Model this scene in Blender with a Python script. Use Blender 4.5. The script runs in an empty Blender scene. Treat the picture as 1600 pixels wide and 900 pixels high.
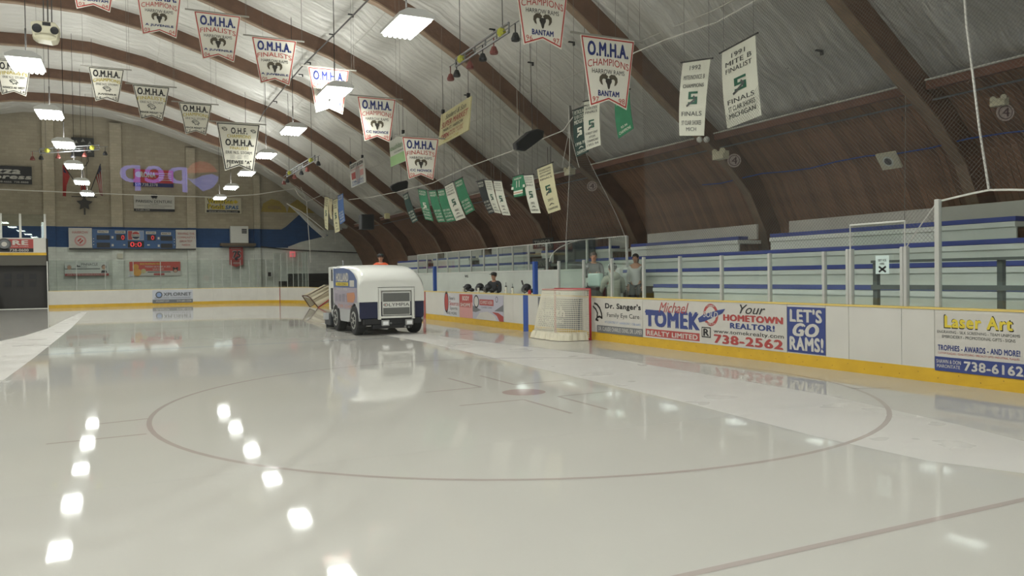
import bpy, bmesh, math, random
from mathutils import Vector, Matrix, noise
random.seed(7)
SC = bpy.context.scene
COL = SC.collection
D = bpy.data
# ------------------------------------------------------------------ camera
F_PX, YAW, PITCH, ROLL, EYE = 1227.3326, 0.45397839, -0.01522015, -0.01386814, 1.59633
_F = Vector((math.sin(YAW)*math.cos(PITCH), math.cos(YAW)*math.cos(PITCH), math.sin(PITCH)))
_R0 = Vector((math.cos(YAW), -math.sin(YAW), 0)); _U0 = _R0.cross(_F)
_R = _R0*math.cos(ROLL) + _U0*math.sin(ROLL); _U = -_R0*math.sin(ROLL) + _U0*math.cos(ROLL)
_O = Vector((0, 0, EYE))
cam = D.cameras.new('camera'); cam.sensor_width = 36; cam.lens = F_PX/1600*36; cam.clip_end = 300; cam.clip_start = .05
co = D.objects.new('camera', cam); COL.objects.link(co)
m = Matrix.Identity(4)
for i in range(3): m[i][0], m[i][1], m[i][2], m[i][3] = _R[i], _U[i], -_F[i], _O[i]
co.matrix_world = m; SC.camera = co
# ------------------------------------------------------------------ world and exposure
w = D.worlds.new('world'); SC.world = w; w.use_nodes = True
w.node_tree.nodes['Background'].inputs[0].default_value = (.60, .62, .66, 1)
w.node_tree.nodes['Background'].inputs[1].default_value = .12
SC.view_settings.view_transform = 'Standard'; SC.view_settings.look = 'None'
SC.view_settings.exposure = -0.22; SC.view_settings.gamma = 1; SC.view_settings.use_curve_mapping = False
LAMP_W = 125.0          # watts of each high-bay lamp
LAMP_COL = (1.0, .96, .955)
LAMP_E = 26
UP = 1.0
XC = -3.6               # centre line of the arches
RIBS = [-1.9+6.1*k for k in range(10)]
LIGHT_Y = [-2.6, 3.4, 9.3, 15.4, 21.6, 27.7, 33.6, 39.6, 46.0, 52.0]
def lamp_light(x, y, z):
    l = D.lights.new('lamp_glow', 'AREA'); l.shape = 'RECTANGLE'; l.size = .55; l.size_y = 1.2
    l.energy = LAMP_W; l.color = LAMP_COL; l.spread = math.radians(172)
    o = D.objects.new('lamp_glow', l); COL.objects.link(o); o.location = (x, y, z)
    u = D.lights.new('added_uplight', 'AREA'); u.shape = 'RECTANGLE'; u.size = .5; u.size_y = 1.2; u.energy = LAMP_W*UP; u.color = LAMP_COL; u.spread = math.radians(175)  # added upward fill over each housing to brighten the ceiling, not a fixture part
    o2 = D.objects.new('added_uplight', u); COL.objects.link(o2); o2.location = (x, y, z+.30); o2.rotation_euler = (math.pi, 0, 0); return o

# ------------------------------------------------------------------ helpers
def ray(px, py): return _F + _R*((px-800)/F_PX) - _U*((py-450)/F_PX)
def onx(px, py, x): d = ray(px, py); return _O + d*(x/d.x)
def ony(px, py, y): d = ray(px, py); return _O + d*(y/d.y)
def onz(px, py, z=0): d = ray(px, py); return _O + d*((z-EYE)/d.z)
def lin(h):
    c = [int(h[i:i+2], 16)/255 for i in (0, 2, 4)]
    return tuple([(v/12.92 if v <= .04045 else ((v+.055)/1.055)**2.4) for v in c]+[1])
MATS = {}
def mat(name, color, rough=.6, metal=0., emit=0., var=0., vscale=3., bump=0., bscale=20., rnd=0., spec=.5, stretch=None):
    if name in MATS: return MATS[name]
    m = D.materials.new(name); m.use_nodes = True; MATS[name] = m
    nt = m.node_tree; b = nt.nodes['Principled BSDF']
    c = lin(color) if isinstance(color, str) else tuple(color)+(1,)
    b.inputs['Base Color'].default_value = c; b.inputs['Roughness'].default_value = rough
    b.inputs['Metallic'].default_value = metal; b.inputs['Specular IOR Level'].default_value = spec
    if emit: b.inputs['Emission Color'].default_value = c; b.inputs['Emission Strength'].default_value = emit
    if var or bump or rnd:
        tc = nt.nodes.new('ShaderNodeTexCoord'); mp = nt.nodes.new('ShaderNodeMapping')
        nt.links.new(tc.outputs['Object'], mp.inputs[0])
        if stretch: mp.inputs['Scale'].default_value = stretch
        n = nt.nodes.new('ShaderNodeTexNoise'); n.inputs['Scale'].default_value = vscale; n.inputs['Detail'].default_value = 5
        nt.links.new(mp.outputs[0], n.inputs['Vector'])
        src = n.outputs['Fac']
        if rnd:
            oi = nt.nodes.new('ShaderNodeObjectInfo'); mx = nt.nodes.new('ShaderNodeMath'); mx.operation = 'MULTIPLY_ADD'
            nt.links.new(oi.outputs['Random'], mx.inputs[0]); mx.inputs[1].default_value = rnd; nt.links.new(src, mx.inputs[2]); src = mx.outputs[0]
        if var:
            cr = nt.nodes.new('ShaderNodeMapRange'); cr.inputs['From Min'].default_value = .25; cr.inputs['From Max'].default_value = .75+rnd
            cr.inputs['To Min'].default_value = 1-var; cr.inputs['To Max'].default_value = 1+var
            nt.links.new(src, cr.inputs['Value'])
            mu = nt.nodes.new('ShaderNodeVectorMath'); mu.operation = 'SCALE'; mu.inputs[0].default_value = c[:3]
            nt.links.new(cr.outputs[0], mu.inputs['Scale']); nt.links.new(mu.outputs[0], b.inputs['Base Color'])
        if bump:
            n2 = nt.nodes.new('ShaderNodeTexNoise'); n2.inputs['Scale'].default_value = bscale; n2.inputs['Detail'].default_value = 4
            nt.links.new(mp.outputs[0], n2.inputs['Vector'])
            bu = nt.nodes.new('ShaderNodeBump'); bu.inputs['Strength'].default_value = bump; bu.inputs['Distance'].default_value = .05
            nt.links.new(n2.outputs['Fac'], bu.inputs['Height']); nt.links.new(bu.outputs[0], b.inputs['Normal'])
    return m
def flat(h, rough=.6): return mat('paint_'+h, h, rough)
def mix_mat(name, tint, fac, rough, fresnel=True):
    m = D.materials.new(name); m.use_nodes = True; nt = m.node_tree; nt.nodes.clear()
    o = nt.nodes.new('ShaderNodeOutputMaterial'); mx = nt.nodes.new('ShaderNodeMixShader')
    t = nt.nodes.new('ShaderNodeBsdfTransparent'); g = nt.nodes.new('ShaderNodeBsdfGlossy')
    t.inputs[0].default_value = tint+(1,); g.inputs['Roughness'].default_value = rough; g.inputs[0].default_value = (.9, 1, .96, 1)
    if fresnel:
        f = nt.nodes.new('ShaderNodeFresnel'); f.inputs[0].default_value = fac
        ge = nt.nodes.new('ShaderNodeNewGeometry'); mm = nt.nodes.new('ShaderNodeMath'); mm.operation = 'MULTIPLY'; sb_ = nt.nodes.new('ShaderNodeMath'); sb_.operation = 'SUBTRACT'; sb_.inputs[0].default_value = 1
        nt.links.new(ge.outputs['Backfacing'], sb_.inputs[1]); nt.links.new(sb_.outputs[0], mm.inputs[0]); nt.links.new(f.outputs[0], mm.inputs[1]); nt.links.new(mm.outputs[0], mx.inputs[0])
    else: mx.inputs[0].default_value = fac
    nt.links.new(t.outputs[0], mx.inputs[1]); nt.links.new(g.outputs[0], mx.inputs[2]); nt.links.new(mx.outputs[0], o.inputs[0])
    MATS[name] = m; return m
def tag(o, label=None, cat=None, group=None, kind=None):
    if label: o['label'] = label
    if cat: o['category'] = cat
    if group: o['group'] = group
    if kind: o['kind'] = kind
    return o
def empty(name, loc, label=None, cat=None, group=None, kind=None):
    o = D.objects.new(name, None); COL.objects.link(o); o.location = loc; o.empty_display_size = .2
    return tag(o, label, cat, group, kind)
class B:
    """collects boxes, tubes and polygons, then links them as one mesh object"""
    def __init__(s): s.v = []; s.f = []
    def poly(s, pts):
        n = len(s.v); s.v += [Vector(p) for p in pts]; s.f.append(tuple(range(n, n+len(pts)))); return s
    def hexa(s, q, q2):      # two quads, front and back
        n = len(s.v); s.v += [Vector(p) for p in list(q)+list(q2)]
        s.f += [(n, n+1, n+2, n+3), (n+7, n+6, n+5, n+4)]+[(n+(i+1) % 4, n+i, n+4+i, n+4+(i+1) % 4) for i in range(4)]; return s
    def box(s, a, b):
        x0, y0, z0 = a; x1, y1, z1 = b
        return s.hexa([(x0, y0, z0), (x1, y0, z0), (x1, y0, z1), (x0, y0, z1)], [(x0, y1, z0), (x1, y1, z0), (x1, y1, z1), (x0, y1, z1)])
    def prism(s, pts, off):
        n = len(s.v); k = len(pts); off = Vector(off)
        s.v += [Vector(p) for p in pts]+[Vector(p)+off for p in pts]
        s.f += [tuple(range(n, n+k)), tuple(range(n+2*k-1, n+k-1, -1))]+[(n+i, n+k+i, n+k+(i+1) % k, n+(i+1) % k) for i in range(k)]; return s
    def tube(s, pts, r, seg=6, cap=True):
        pts = [Vector(p) for p in pts]; rs = r if isinstance(r, (list, tuple)) else [r]*len(pts)
        n = len(s.v); up = None
        for i, p in enumerate(pts):
            t = (pts[min(i+1, len(pts)-1)]-pts[max(i-1, 0)])
            t = t.normalized() if t.length > 1e-9 else Vector((0, 0, 1))
            if up is None: up = t.orthogonal().normalized()
            up = (up-t*up.dot(t)); up = up.normalized() if up.length > 1e-6 else t.orthogonal().normalized()
            sd = t.cross(up)
            for k in range(seg):
                a = 2*math.pi*k/seg; s.v.append(p+(up*math.cos(a)+sd*math.sin(a))*rs[i])
        for i in range(len(pts)-1):
            for k in range(seg):
                a = n+i*seg+k; b = n+i*seg+(k+1) % seg; s.f.append((a, b, b+seg, a+seg))
        if cap and seg > 2:
            s.f.append(tuple(n+seg-1-k for k in range(seg))); s.f.append(tuple(n+(len(pts)-1)*seg+k for k in range(seg)))
        return s
    def ball(s, c, r, seg=10, rings=7, sq=(1, 1, 1)):
        c = Vector(c); n = len(s.v); s.v.append(c+Vector((0, 0, r*sq[2])))
        for i in range(1, rings):
            th = math.pi*i/rings
            for k in range(seg):
                a = 2*math.pi*k/seg; s.v.append(c+Vector((r*sq[0]*math.sin(th)*math.cos(a), r*sq[1]*math.sin(th)*math.sin(a), r*sq[2]*math.cos(th))))
        s.v.append(c-Vector((0, 0, r*sq[2]))); e = len(s.v)-1
        for k in range(seg):
            s.f.append((n, n+1+k, n+1+(k+1) % seg)); s.f.append((e, e-seg+(k+1) % seg, e-seg+k))
            for i in range(rings-2):
                a = n+1+i*seg+k; b = n+1+i*seg+(k+1) % seg; s.f.append((a, a+seg, b+seg, b))
        return s
    def lathe(s, c, axis, prof, seg=20):   # prof: (radius, height along axis)
        c = Vector(c); ax = Vector(axis).normalized(); u = ax.orthogonal().normalized(); v = ax.cross(u); n = len(s.v)
        for r, h in prof:
            for k in range(seg):
                a = 2*math.pi*k/seg; s.v.append(c+ax*h+(u*math.cos(a)+v*math.sin(a))*r)
        for i in range(len(prof)-1):
            for k in range(seg):
                a = n+i*seg+k; b = n+i*seg+(k+1) % seg; s.f.append((a, b, b+seg, a+seg))
        s.f.append(tuple(n+seg-1-k for k in range(seg))); s.f.append(tuple(n+(len(prof)-1)*seg+k for k in range(seg)))
        return s
    def mesh(s, name, m, org=(0, 0, 0), smooth=False):
        org = Vector(org); me = D.meshes.new(name); me.from_pydata([v-org for v in s.v], [], s.f)
        me.materials.append(m)
        if smooth: me.polygons.foreach_set('use_smooth', [True]*len(me.polygons))
        bm = bmesh.new(); bm.from_mesh(me); bmesh.ops.recalc_face_normals(bm, faces=bm.faces); bm.to_mesh(me); bm.free()
        me.update(); return me
    def obj(s, name, m, parent=None, smooth=False, label=None, bevel=0, at=None):
        org = wloc(parent) if parent else (Vector(at) if at is not None else Vector((0, 0, 0)))
        o = D.objects.new(name, s.mesh(name, m, org, smooth)); COL.objects.link(o)
        if parent: o.parent = parent
        elif at is not None: o.location = org
        if label: o['label'] = label
        if bevel:
            b = o.modifiers.new('bevel', 'BEVEL'); b.width = bevel; b.segments = 2; b.limit_method = 'ANGLE'
        return o
def wloc(o):
    p = Vector((0, 0, 0))
    while o: p += o.location; o = o.parent
    return p
def dup(o, parent=None, loc=None):
    c = o.copy(); COL.objects.link(c); c.parent = parent
    if loc is not None: c.location = loc
    for ch in list(o.children): dup(ch, c)
    return c
# ------------------------------------------------------------------ lettering
_tc = {}
def glyphs(body, bold, shear, cond=1.0):
    k = (body, bold, shear)
    if k not in _tc:
        cu = D.curves.new('t', 'FONT'); cu.body = body; cu.offset = 0; cu.space_character = 1.0+bold*1.6; cu.shear = shear; cu.resolution_u = 3
        o = D.objects.new('t', cu); COL.objects.link(o)
        dg = bpy.context.evaluated_depsgraph_get(); me = D.meshes.new_from_object(o.evaluated_get(dg))
        vs = [v.co.copy() for v in me.vertices]; fs = [tuple(p.vertices) for p in me.polygons]
        D.objects.remove(o); D.curves.remove(cu); D.meshes.remove(me)
        xs = [v.x for v in vs]; ys = [v.y for v in vs]; x0, x1, y0, y1 = min(xs), max(xs), min(ys), max(ys)
        _tc[k] = ([((v.x-x0)/(x1-x0), (v.y-y0)/max(y1-y0, 1e-6)) for v in vs], fs)
    return _tc[k]
class Panel:
    """a flat thing with print on it. u to the right, v down, 0..1; n is towards the viewer"""
    def __init__(s, root, TL, TR, BL, lift=.006, parent=None):
        s.root = root; s.par = parent or root; s.TL, s.X, s.Y = Vector(TL), Vector(TR)-Vector(TL), Vector(BL)-Vector(TL)
        s.n = s.Y.cross(s.X).normalized(); s.lift = lift; s.W = s.X.length; s.H = s.Y.length; s.bend = None
    def P(s, u, v, w=0.):
        p = s.TL+s.X*u+s.Y*v+s.n*w
        if s.bend: p = p+s.n*s.bend(u, v)
        return p
    def solid(s, name, pts, m, t=.02, label=None):
        b = B(); b.prism([s.P(u, v) for u, v in pts], -s.n*t); return b.obj(name, m, s.par, label=label)
    def shape(s, pts, m, layer=1, name='print', label=None):
        return B().poly([s.P(u, v, s.lift*layer) for u, v in pts]).obj(name, m, s.par, label=label)
    def shapes(s, polys, m, layer=1, name='print', label=None):
        b = B()
        for q in polys: b.poly([s.P(u, v, s.lift*layer) for u, v in q])
        return b.obj(name, m, s.par, label=label)
    def rect(s, u0, v0, u1, v1, m, layer=1, name='print', label=None):
        return s.shape([(u0, v0), (u1, v0), (u1, v1), (u0, v1)], m, layer, name, label)
    def disc(s, u, v, r, m, layer=1, a0=0, a1=360, name='print', ry=None):   # r as share of the width
        k = s.W/s.H; n = 24
        pts = [(u+r*math.cos(math.radians(a0+(a1-a0)*i/n)), v-(ry or r)*k*math.sin(math.radians(a0+(a1-a0)*i/n))) for i in range(n+(a1-a0 < 360))]
        return s.shape(pts, m, layer, name)
    def line(s, pts, wd, m, layer=1, closed=False, name='print'):
        b = B(); pts = list(pts)+([pts[0]] if closed else [])
        for (a, c), (e, f) in zip(pts, pts[1:]):
            d = Vector(((e-a)*s.W, (f-c)*s.H)); d = d.normalized() if d.length > 0 else Vector((1, 0)); nx, ny = -d.y*wd/2, d.x*wd/2
            ex, ey = d.x*wd*.3, d.y*wd*.3
            b.poly([s.P(u/s.W, v/s.H, s.lift*layer) for u, v in ((a*s.W-ex+nx, c*s.H-ey+ny), (e*s.W+ex+nx, f*s.H+ey+ny), (e*s.W+ex-nx, f*s.H+ey-ny), (a*s.W-ex-nx, c*s.H-ey-ny))])
        return b.obj(name, m, s.par)
    def text(s, body, u0, v0, u1, v1, m, bold=0.0, shear=0, arc=0, layer=2, slope=0, name='lettering'):
        g, fs = glyphs(body, bold, shear); b = B()
        heavy = ((-1, 0, .5), (0, .12, -.5), (1, .24, .5), (-.4, .36, -.5)) if bold >= .035 else ((-.5, 0, 0), (.5, .12, 0)) if bold >= .02 else ((0, 0, 0),)
        d = (u1-u0)/max(len(body), 1)*(.06 if bold < .045 else .09)
        for sh, lf, vs_ in heavy:
            k = len(b.v); b.v += [s.P(u0+(u1-u0)*x+sh*d, v1+(v0-v1)*y+vs_*.08*(v1-v0)+arc*(2*x-1)**2+slope*x, s.lift*(layer+lf)) for x, y in g]; b.f += [tuple(i+k for i in f) for f in fs]
        me = D.meshes.new('lettering'); org = wloc(s.par); me.from_pydata([v-org for v in b.v], [], b.f); me.materials.append(m)
        o = D.objects.new(name, me); COL.objects.link(o); o.parent = s.par; return o
R4 = [(0, 0), (1, 0), (1, 1), (0, 1)]
# ------------------------------------------------------------------ materials
def ice_mat(name, color, rough, bump, var=.05):
    m = mat(name, color, rough, var=var, vscale=.35, spec=.5); b = m.node_tree.nodes['Principled BSDF']; b.inputs['IOR'].default_value = 1.14
    nt = m.node_tree; tc = nt.nodes.new('ShaderNodeTexCoord')
    n2 = nt.nodes.new('ShaderNodeTexNoise'); n2.inputs['Scale'].default_value = 1.1; n2.inputs['Detail'].default_value = 3
    n3 = nt.nodes.new('ShaderNodeTexNoise'); n3.inputs['Scale'].default_value = 14; n3.inputs['Detail'].default_value = 6
    mp = nt.nodes.new('ShaderNodeMapping'); mp.inputs['Rotation'].default_value = (0, 0, .4); mp.inputs['Scale'].default_value = (1, .25, 1)
    nt.links.new(tc.outputs['Object'], mp.inputs[0]); nt.links.new(tc.outputs['Object'], n2.inputs['Vector']); nt.links.new(mp.outputs[0], n3.inputs['Vector'])
    b1 = nt.nodes.new('ShaderNodeBump'); b1.inputs['Strength'].default_value = bump; b1.inputs['Distance'].default_value = .01
    b2 = nt.nodes.new('ShaderNodeBump'); b2.inputs['Strength'].default_value = bump*.35; b2.inputs['Distance'].default_value = .002
    nt.links.new(n2.outputs['Fac'], b1.inputs['Height']); nt.links.new(n3.outputs['Fac'], b2.inputs['Height'])
    nt.links.new(b1.outputs[0], b2.inputs['Normal']); nt.links.new(b2.outputs[0], b.inputs['Normal'])
    # roughness wanders a little where the water has already frozen
    r = nt.nodes.new('ShaderNodeMapRange'); r.inputs['From Min'].default_value = .35; r.inputs['From Max'].default_value = .75
    r.inputs['To Min'].default_value = rough; r.inputs['To Max'].default_value = rough*1.9
    nt.links.new(n2.outputs['Fac'], r.inputs['Value']); nt.links.new(r.outputs[0], b.inputs['Roughness'])
    return m
ICE = ice_mat('wet_ice', 'b1aea6', .032, .05)
ICE_DRY = ice_mat('dry_ice', 'bdbab4', .26, .25)
ICE_LINE = ice_mat('line_under_ice', 'a09690', .05, .05)
ICE_DOT = ice_mat('dot_under_ice', 'a08e88', .05, .05)
ICE_BLUE = ice_mat('blue_under_ice', 'a6a7a4', .05, .05)
def foil_mat():
    m = mat('ceiling_foil', 'dedcd4', .40, metal=.3, spec=.5); nt = m.node_tree; b = nt.nodes['Principled BSDF']
    tc = nt.nodes.new('ShaderNodeTexCoord'); mp = nt.nodes.new('ShaderNodeMapping')
    mp.inputs['Rotation'].default_value = (0, 0, -.16); mp.inputs['Scale'].default_value = (.16, 1.6, .16)
    n = nt.nodes.new('ShaderNodeTexNoise'); n.inputs['Scale'].default_value = 3.2; n.inputs['Detail'].default_value = 7; n.inputs['Roughness'].default_value = .62
    n.inputs['Distortion'].default_value = .5
    nt.links.new(tc.outputs['Object'], mp.inputs[0]); nt.links.new(mp.outputs[0], n.inputs['Vector'])
    bu = nt.nodes.new('ShaderNodeBump'); bu.inputs['Strength'].default_value = 1.0; bu.inputs['Distance'].default_value = .3
    nt.links.new(n.outputs['Fac'], bu.inputs['Height']); nt.links.new(bu.outputs[0], b.inputs['Normal'])
    return m
FOIL = foil_mat()
WOOD_RIB = mat('laminated_rib', '664a38', .55, var=.25, vscale=2.5, bump=.2, bscale=12, stretch=(1, 1, 1))
WOOD_EDGE = mat('rib_edge', '86705a', .6, var=.2, vscale=3)
PLANK = mat('brown_plank', '8c6a52', .6, var=.35, vscale=1.2, rnd=.6, bump=.3, bscale=8, stretch=(2, 1, 2))
def block_mat(name, c, scale=1.0):
    m = mat(name, c, .9); nt = m.node_tree; b = nt.nodes['Principled BSDF']
    tc = nt.nodes.new('ShaderNodeTexCoord'); sp = nt.nodes.new('ShaderNodeSeparateXYZ'); cb = nt.nodes.new('ShaderNodeCombineXYZ')
    nt.links.new(tc.outputs['Object'], sp.inputs[0]); nt.links.new(sp.outputs['X'], cb.inputs['X']); nt.links.new(sp.outputs['Z'], cb.inputs['Y'])
    br = nt.nodes.new('ShaderNodeTexBrick'); k = lin(c)
    br.inputs['Color1'].default_value = tuple(v*1.07 for v in k[:3])+(1,); br.inputs['Color2'].default_value = tuple(v*.93 for v in k[:3])+(1,)
    br.inputs['Mortar'].default_value = tuple(v*.9 for v in k[:3])+(1,); br.inputs['Scale'].default_value = 1
    br.inputs['Brick Width'].default_value = .4*scale; br.inputs['Row Height'].default_value = .2*scale; br.inputs['Mortar Size'].default_value = .012
    nt.links.new(cb.outputs[0], br.inputs['Vector'])
    n = nt.nodes.new('ShaderNodeTexNoise'); n.inputs['Scale'].default_value = .6; n.inputs['Detail'].default_value = 6; nt.links.new(tc.outputs['Object'], n.inputs['Vector'])
    mr = nt.nodes.new('ShaderNodeMapRange'); mr.inputs['To Min'].default_value = .75; mr.inputs['To Max'].default_value = 1.25; nt.links.new(n.outputs['Fac'], mr.inputs['Value'])
    mu = nt.nodes.new('ShaderNodeVectorMath'); mu.operation = 'SCALE'; nt.links.new(br.outputs['Color'], mu.inputs[0]); nt.links.new(mr.outputs[0], mu.inputs['Scale'])
    nt.links.new(mu.outputs[0], b.inputs['Base Color'])
    bu = nt.nodes.new('ShaderNodeBump'); bu.inputs['Strength'].default_value = .4; bu.inputs['Distance'].default_value = .02
    nt.links.new(br.outputs['Fac'], bu.inputs['Height']); bu.invert = True; nt.links.new(bu.outputs[0], b.inputs['Normal'])
    return m
BLOCK = block_mat('bare_block', 'b3a993'); BLOCK_W = block_mat('painted_block', 'dcdfd5'); BLOCK_B = block_mat('blue_block', '2c4d7c')
BLOCK_P = block_mat('pilaster_block', 'bfb59e', .9); BLOCK_Y = block_mat('yellow_block', 'b09a50')
BOARD = mat('board_white', 'cac7be', .35, var=.05, vscale=2.5, bump=.03, bscale=6)
KICK = mat('kick_yellow', 'cda427', .45, var=.10, vscale=4)
RAIL = mat('cap_rail_yellow', 'd8bd6a', .4)
BLUE = mat('line_blue', '2b4f9c', .4)
POST = mat('post_aluminium', 'c9c9c2', .35, metal=.35)
GLASS = mix_mat('shield_glass', (.95, .98, .967), 1.7, .01)
GLASS_FAR = mix_mat('far_glass', (.93, .955, .94), 1.7, .01)
WHITE = mat('white_paint', 'dcdcd4', .5); GREYW = mat('grey_white', 'cdd2c8', .6, var=.08, vscale=2)
BLACK = mat('black_plastic', '16161a', .5); RUBBER = mat('rubber', '1b1b1c', .8); STEEL = mat('steel', '8b8d8e', .35, metal=.8)
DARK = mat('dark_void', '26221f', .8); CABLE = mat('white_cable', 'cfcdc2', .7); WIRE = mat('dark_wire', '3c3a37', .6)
NAVY = mat('navy_print', '1f2c6b', .5); RED = mat('red_print', 'b0332c', .5); INK = mat('black_print', '1a1a1c', .5)
GOLD = mat('gold_print', 'b7a53c', .5); GREYT = mat('grey_print', '4b4d4b', .5); GREEN = mat('green_cloth', '2c7a55', .8, var=.08, vscale=4)
DGREEN = mat('dark_green_cloth', '1f3b35', .8); GRNPR = mat('green_print', '1f5c44', .6)
BANNER = mat('banner_vinyl', 'dedacb', .6, var=.03, vscale=2); CREAM = mat('cream_cloth', 'd3cda6', .8); CLOTH = mat('white_cloth', 'd6d6c6', .8)
BLEACH = mat('bleacher_grey', 'd6dbd1', .6, var=.07, vscale=1.5); BLEACH_L = mat('bleacher_light', 'e2e6dd', .55, var=.05, vscale=1.5)
BLEACH_B = mat('bleacher_blue', '3c4d96', .55, var=.12, vscale=2.5)
NETM = mat('net_cord', '6f6d66', .8)
LAMPM = mat('lamp_tubes', (1.0, .985, .97), .5, emit=LAMP_E)

# ------------------------------------------------------------------ arch profile (x from the centre line, z), lower edge of the ribs
PR = [(0, 12.12), (2.2, 12.05), (4.4, 11.62), (6.4, 10.98), (8.4, 10.25), (10.3, 9.65), (11.7, 9.0), (13.2, 8.1), (14.5, 7.15), (15.6, 6.3), (16.8, 5.42), (18.0, 4.55), (18.8, 3.75), (19.35, 2.7), (19.6, 1.5), (19.7, 0)]
def offs(d):
    out = []
    for i, (x, z) in enumerate(PR):
        a = PR[max(i-1, 0)]; b = PR[min(i+1, len(PR)-1)]
        tx, tz = (b[0]-a[0], b[1]-a[1]) if i else (1, 0); l = math.hypot(tx, tz); out.append((x-tz/l*d, z+tx/l*d))
    return out
OUT = offs(.55)
def roofpt(p, q=OUT):  # z of roof at world x
    x = abs(p-XC)
    for (a, b), (c, d) in zip(q, q[1:]):
        if a <= x <= c: return b+(d-b)*(x-a)/(c-a)
    return 3
def archhit(px, py, q=None):
    q = q or OUT; d = ray(px, py)
    for (a, b), (c, e) in zip(q, q[1:]):
        x0, x1 = XC+a, XC+c; den = d.x*(e-b)-(x1-x0)*d.z
        if abs(den) < 1e-9: continue
        # point x=d.x t, z=EYE+d.z t on the segment
        t = (x0*(e-b)-(b-EYE)*(x1-x0))/den; s = (d.x*t-x0)/(x1-x0) if abs(x1-x0) > 1e-6 else 0
        if t > 0 and -1e-6 <= s <= 1+1e-6: return _O+d*t
    return None
# ------------------------------------------------------------------ ice
BX, YE, BH, RC = 10.275, 56.0, 1.07, 6.0
XL = -14.1; Y0 = .36
def rink(off=0, n=14):
    """outline of the rink, counter-clockwise from the near end of the right side"""
    pts = []
    for cx, cy, r, a0 in ((BX-5.6, Y0+5.6, 5.6, -90), (BX-5.2, YE-5.2, 5.2, 0), (XL+8, YE-8, 8, 90), (XL+5.6, Y0+5.6, 5.6, 180)):
        for i in range(n+1):
            a = math.radians(a0+90*i/n); pts.append((cx+(r+off)*math.cos(a), cy+(r+off)*math.sin(a)))
    return pts
floor = B().poly([(x, y, 0) for x, y in rink(.05)]).obj('floor', ICE, label='wet white ice of the rink'); floor['kind'] = 'structure'
slab = B().box((-24, -6, -.12), (17, 60.3, -.01)).obj('floor_slab', mat('rubber_floor', '55524d', .8)); slab['kind'] = 'structure'
def ice_poly(pts, m, z, name):
    return B().poly([(p[0], p[1], z) for p in pts]).obj(name, m, floor)
def ice_line(a, b, wd, m, z=.0012, name='painted_line'):
    a = Vector(a[:2]); b = Vector(b[:2]); d = (b-a).normalized(); n = Vector((-d.y, d.x))*wd/2
    return ice_poly([a+n, b+n, b-n, a-n], m, z, name)
ice_poly([onz(*p) for p in ((-60, 660), (-60, 548), (0, 533), (37, 525), (75, 513), (103, 499), (128, 487.5), (136, 487.5), (112, 512), (81, 537), (52, 560), (0, 598))], ICE_DRY, .0008, 'dry_strip')
ice_poly([onz(*p) for p in ((520, 505), (640, 519), (754, 534), (922, 553), (1025, 572), (1290, 617), (1500, 664), (1720, 720), (1640, 745), (1450, 720), (1275, 682), (1075, 630), (800, 566), (660, 534), (560, 517), (500, 505))], ICE_DRY, .0008, 'dry_strip')
CX, CY = 4.747, 9.589
b = B()
for i in range(96):
    a0, a1 = 2*math.pi*i/96, 2*math.pi*(i+1)/96
    b.poly([(CX+r*math.cos(a), CY+r*math.sin(a), .0012) for r, a in ((4.545, a0), (4.60, a0), (4.60, a1), (4.545, a1))])
b.obj('faceoff_circle', ICE_LINE, floor)
ice_poly([(CX+.1+.3*math.cos(i*math.pi/14), CY+.02+.3*math.sin(i*math.pi/14)) for i in range(28)], ICE_DOT, .0012, 'faceoff_dot')
for c, a, d in (((752, 605), (700, 591), (665, 613)), ((803, 601), (750, 587), (885, 594)), ((872, 619.5), (960, 611), (950, 640)), ((818, 624.5), (718, 634), (893, 646))):
    for e in (a, d): ice_line(onz(*c), onz(*e), .05, ICE_LINE, name='hash_mark')
for a, c in (((150, 663), (233, 654)), ((72, 694), (229, 678)), ((1330, 607), (1392, 606))):
    ice_line(onz(*a), onz(*c), .05, ICE_LINE, name='hash_mark')
ice_line((XL+1, 3.32), (BX-1, 3.32), .06, ICE_LINE, name='goal_line')
ice_line((XL, 20.17), (BX, 20.17), .3, ICE_BLUE, .0005, name='blue_line'); ice_line((XL, 36.3), (BX, 36.3), .3, ICE_BLUE, .0005, name='blue_line')
ice_line((XL, 28.8), (BX, 28.8), .3, ICE_DOT, .0005, name='centre_line'); ice_line((XL+2, 52.6), (BX-2, 52.6), .06, ICE_LINE, name='goal_line')

# ------------------------------------------------------------------ boards
def ribbon(pts, z0, z1, th, m, name, parent=None, label=None):
    b = B(); o2 = []
    for i, (x, y) in enumerate(pts):
        a = pts[max(i-1, 0)]; c = pts[min(i+1, len(pts)-1)]; t = Vector((c[0]-a[0], c[1]-a[1])).normalized(); o2.append((x+t.y*th, y-t.x*th))
    for (p, q), (r, s) in zip(zip(pts, pts[1:]), zip(o2, o2[1:])):
        b.hexa([(p[0], p[1], z0), (q[0], q[1], z0), (q[0], q[1], z1), (p[0], p[1], z1)], [(r[0], r[1], z0), (s[0], s[1], z0), (s[0], s[1], z1), (r[0], r[1], z1)])
    o = b.obj(name, m, parent, label=label)
    if not parent: o['kind'] = 'structure'
    return o
ring = rink()
gate_x0, gate_x1 = -8.2, -4.5
seg_right = ring[13:]          # end of near corner .. onward
near = [(XL+5.6, Y0)]+ring[:15]
farc = [p for p in ring if p[1] > 50.7 and p[0] > 2]
farl = [(gate_x1, YE)]
BD = mat('board_core', '8f8d86', .6)
yards = empty('dasher_boards', (BX, 20, 0), 'white dasher boards round the ice with yellow kick strip and advertising', 'rink boards')
def bpiece(pts, name='board_panel', z0=.2, m=None): return ribbon(pts, z0, BH-.03, .09, m or BOARD, name, yards)
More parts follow.
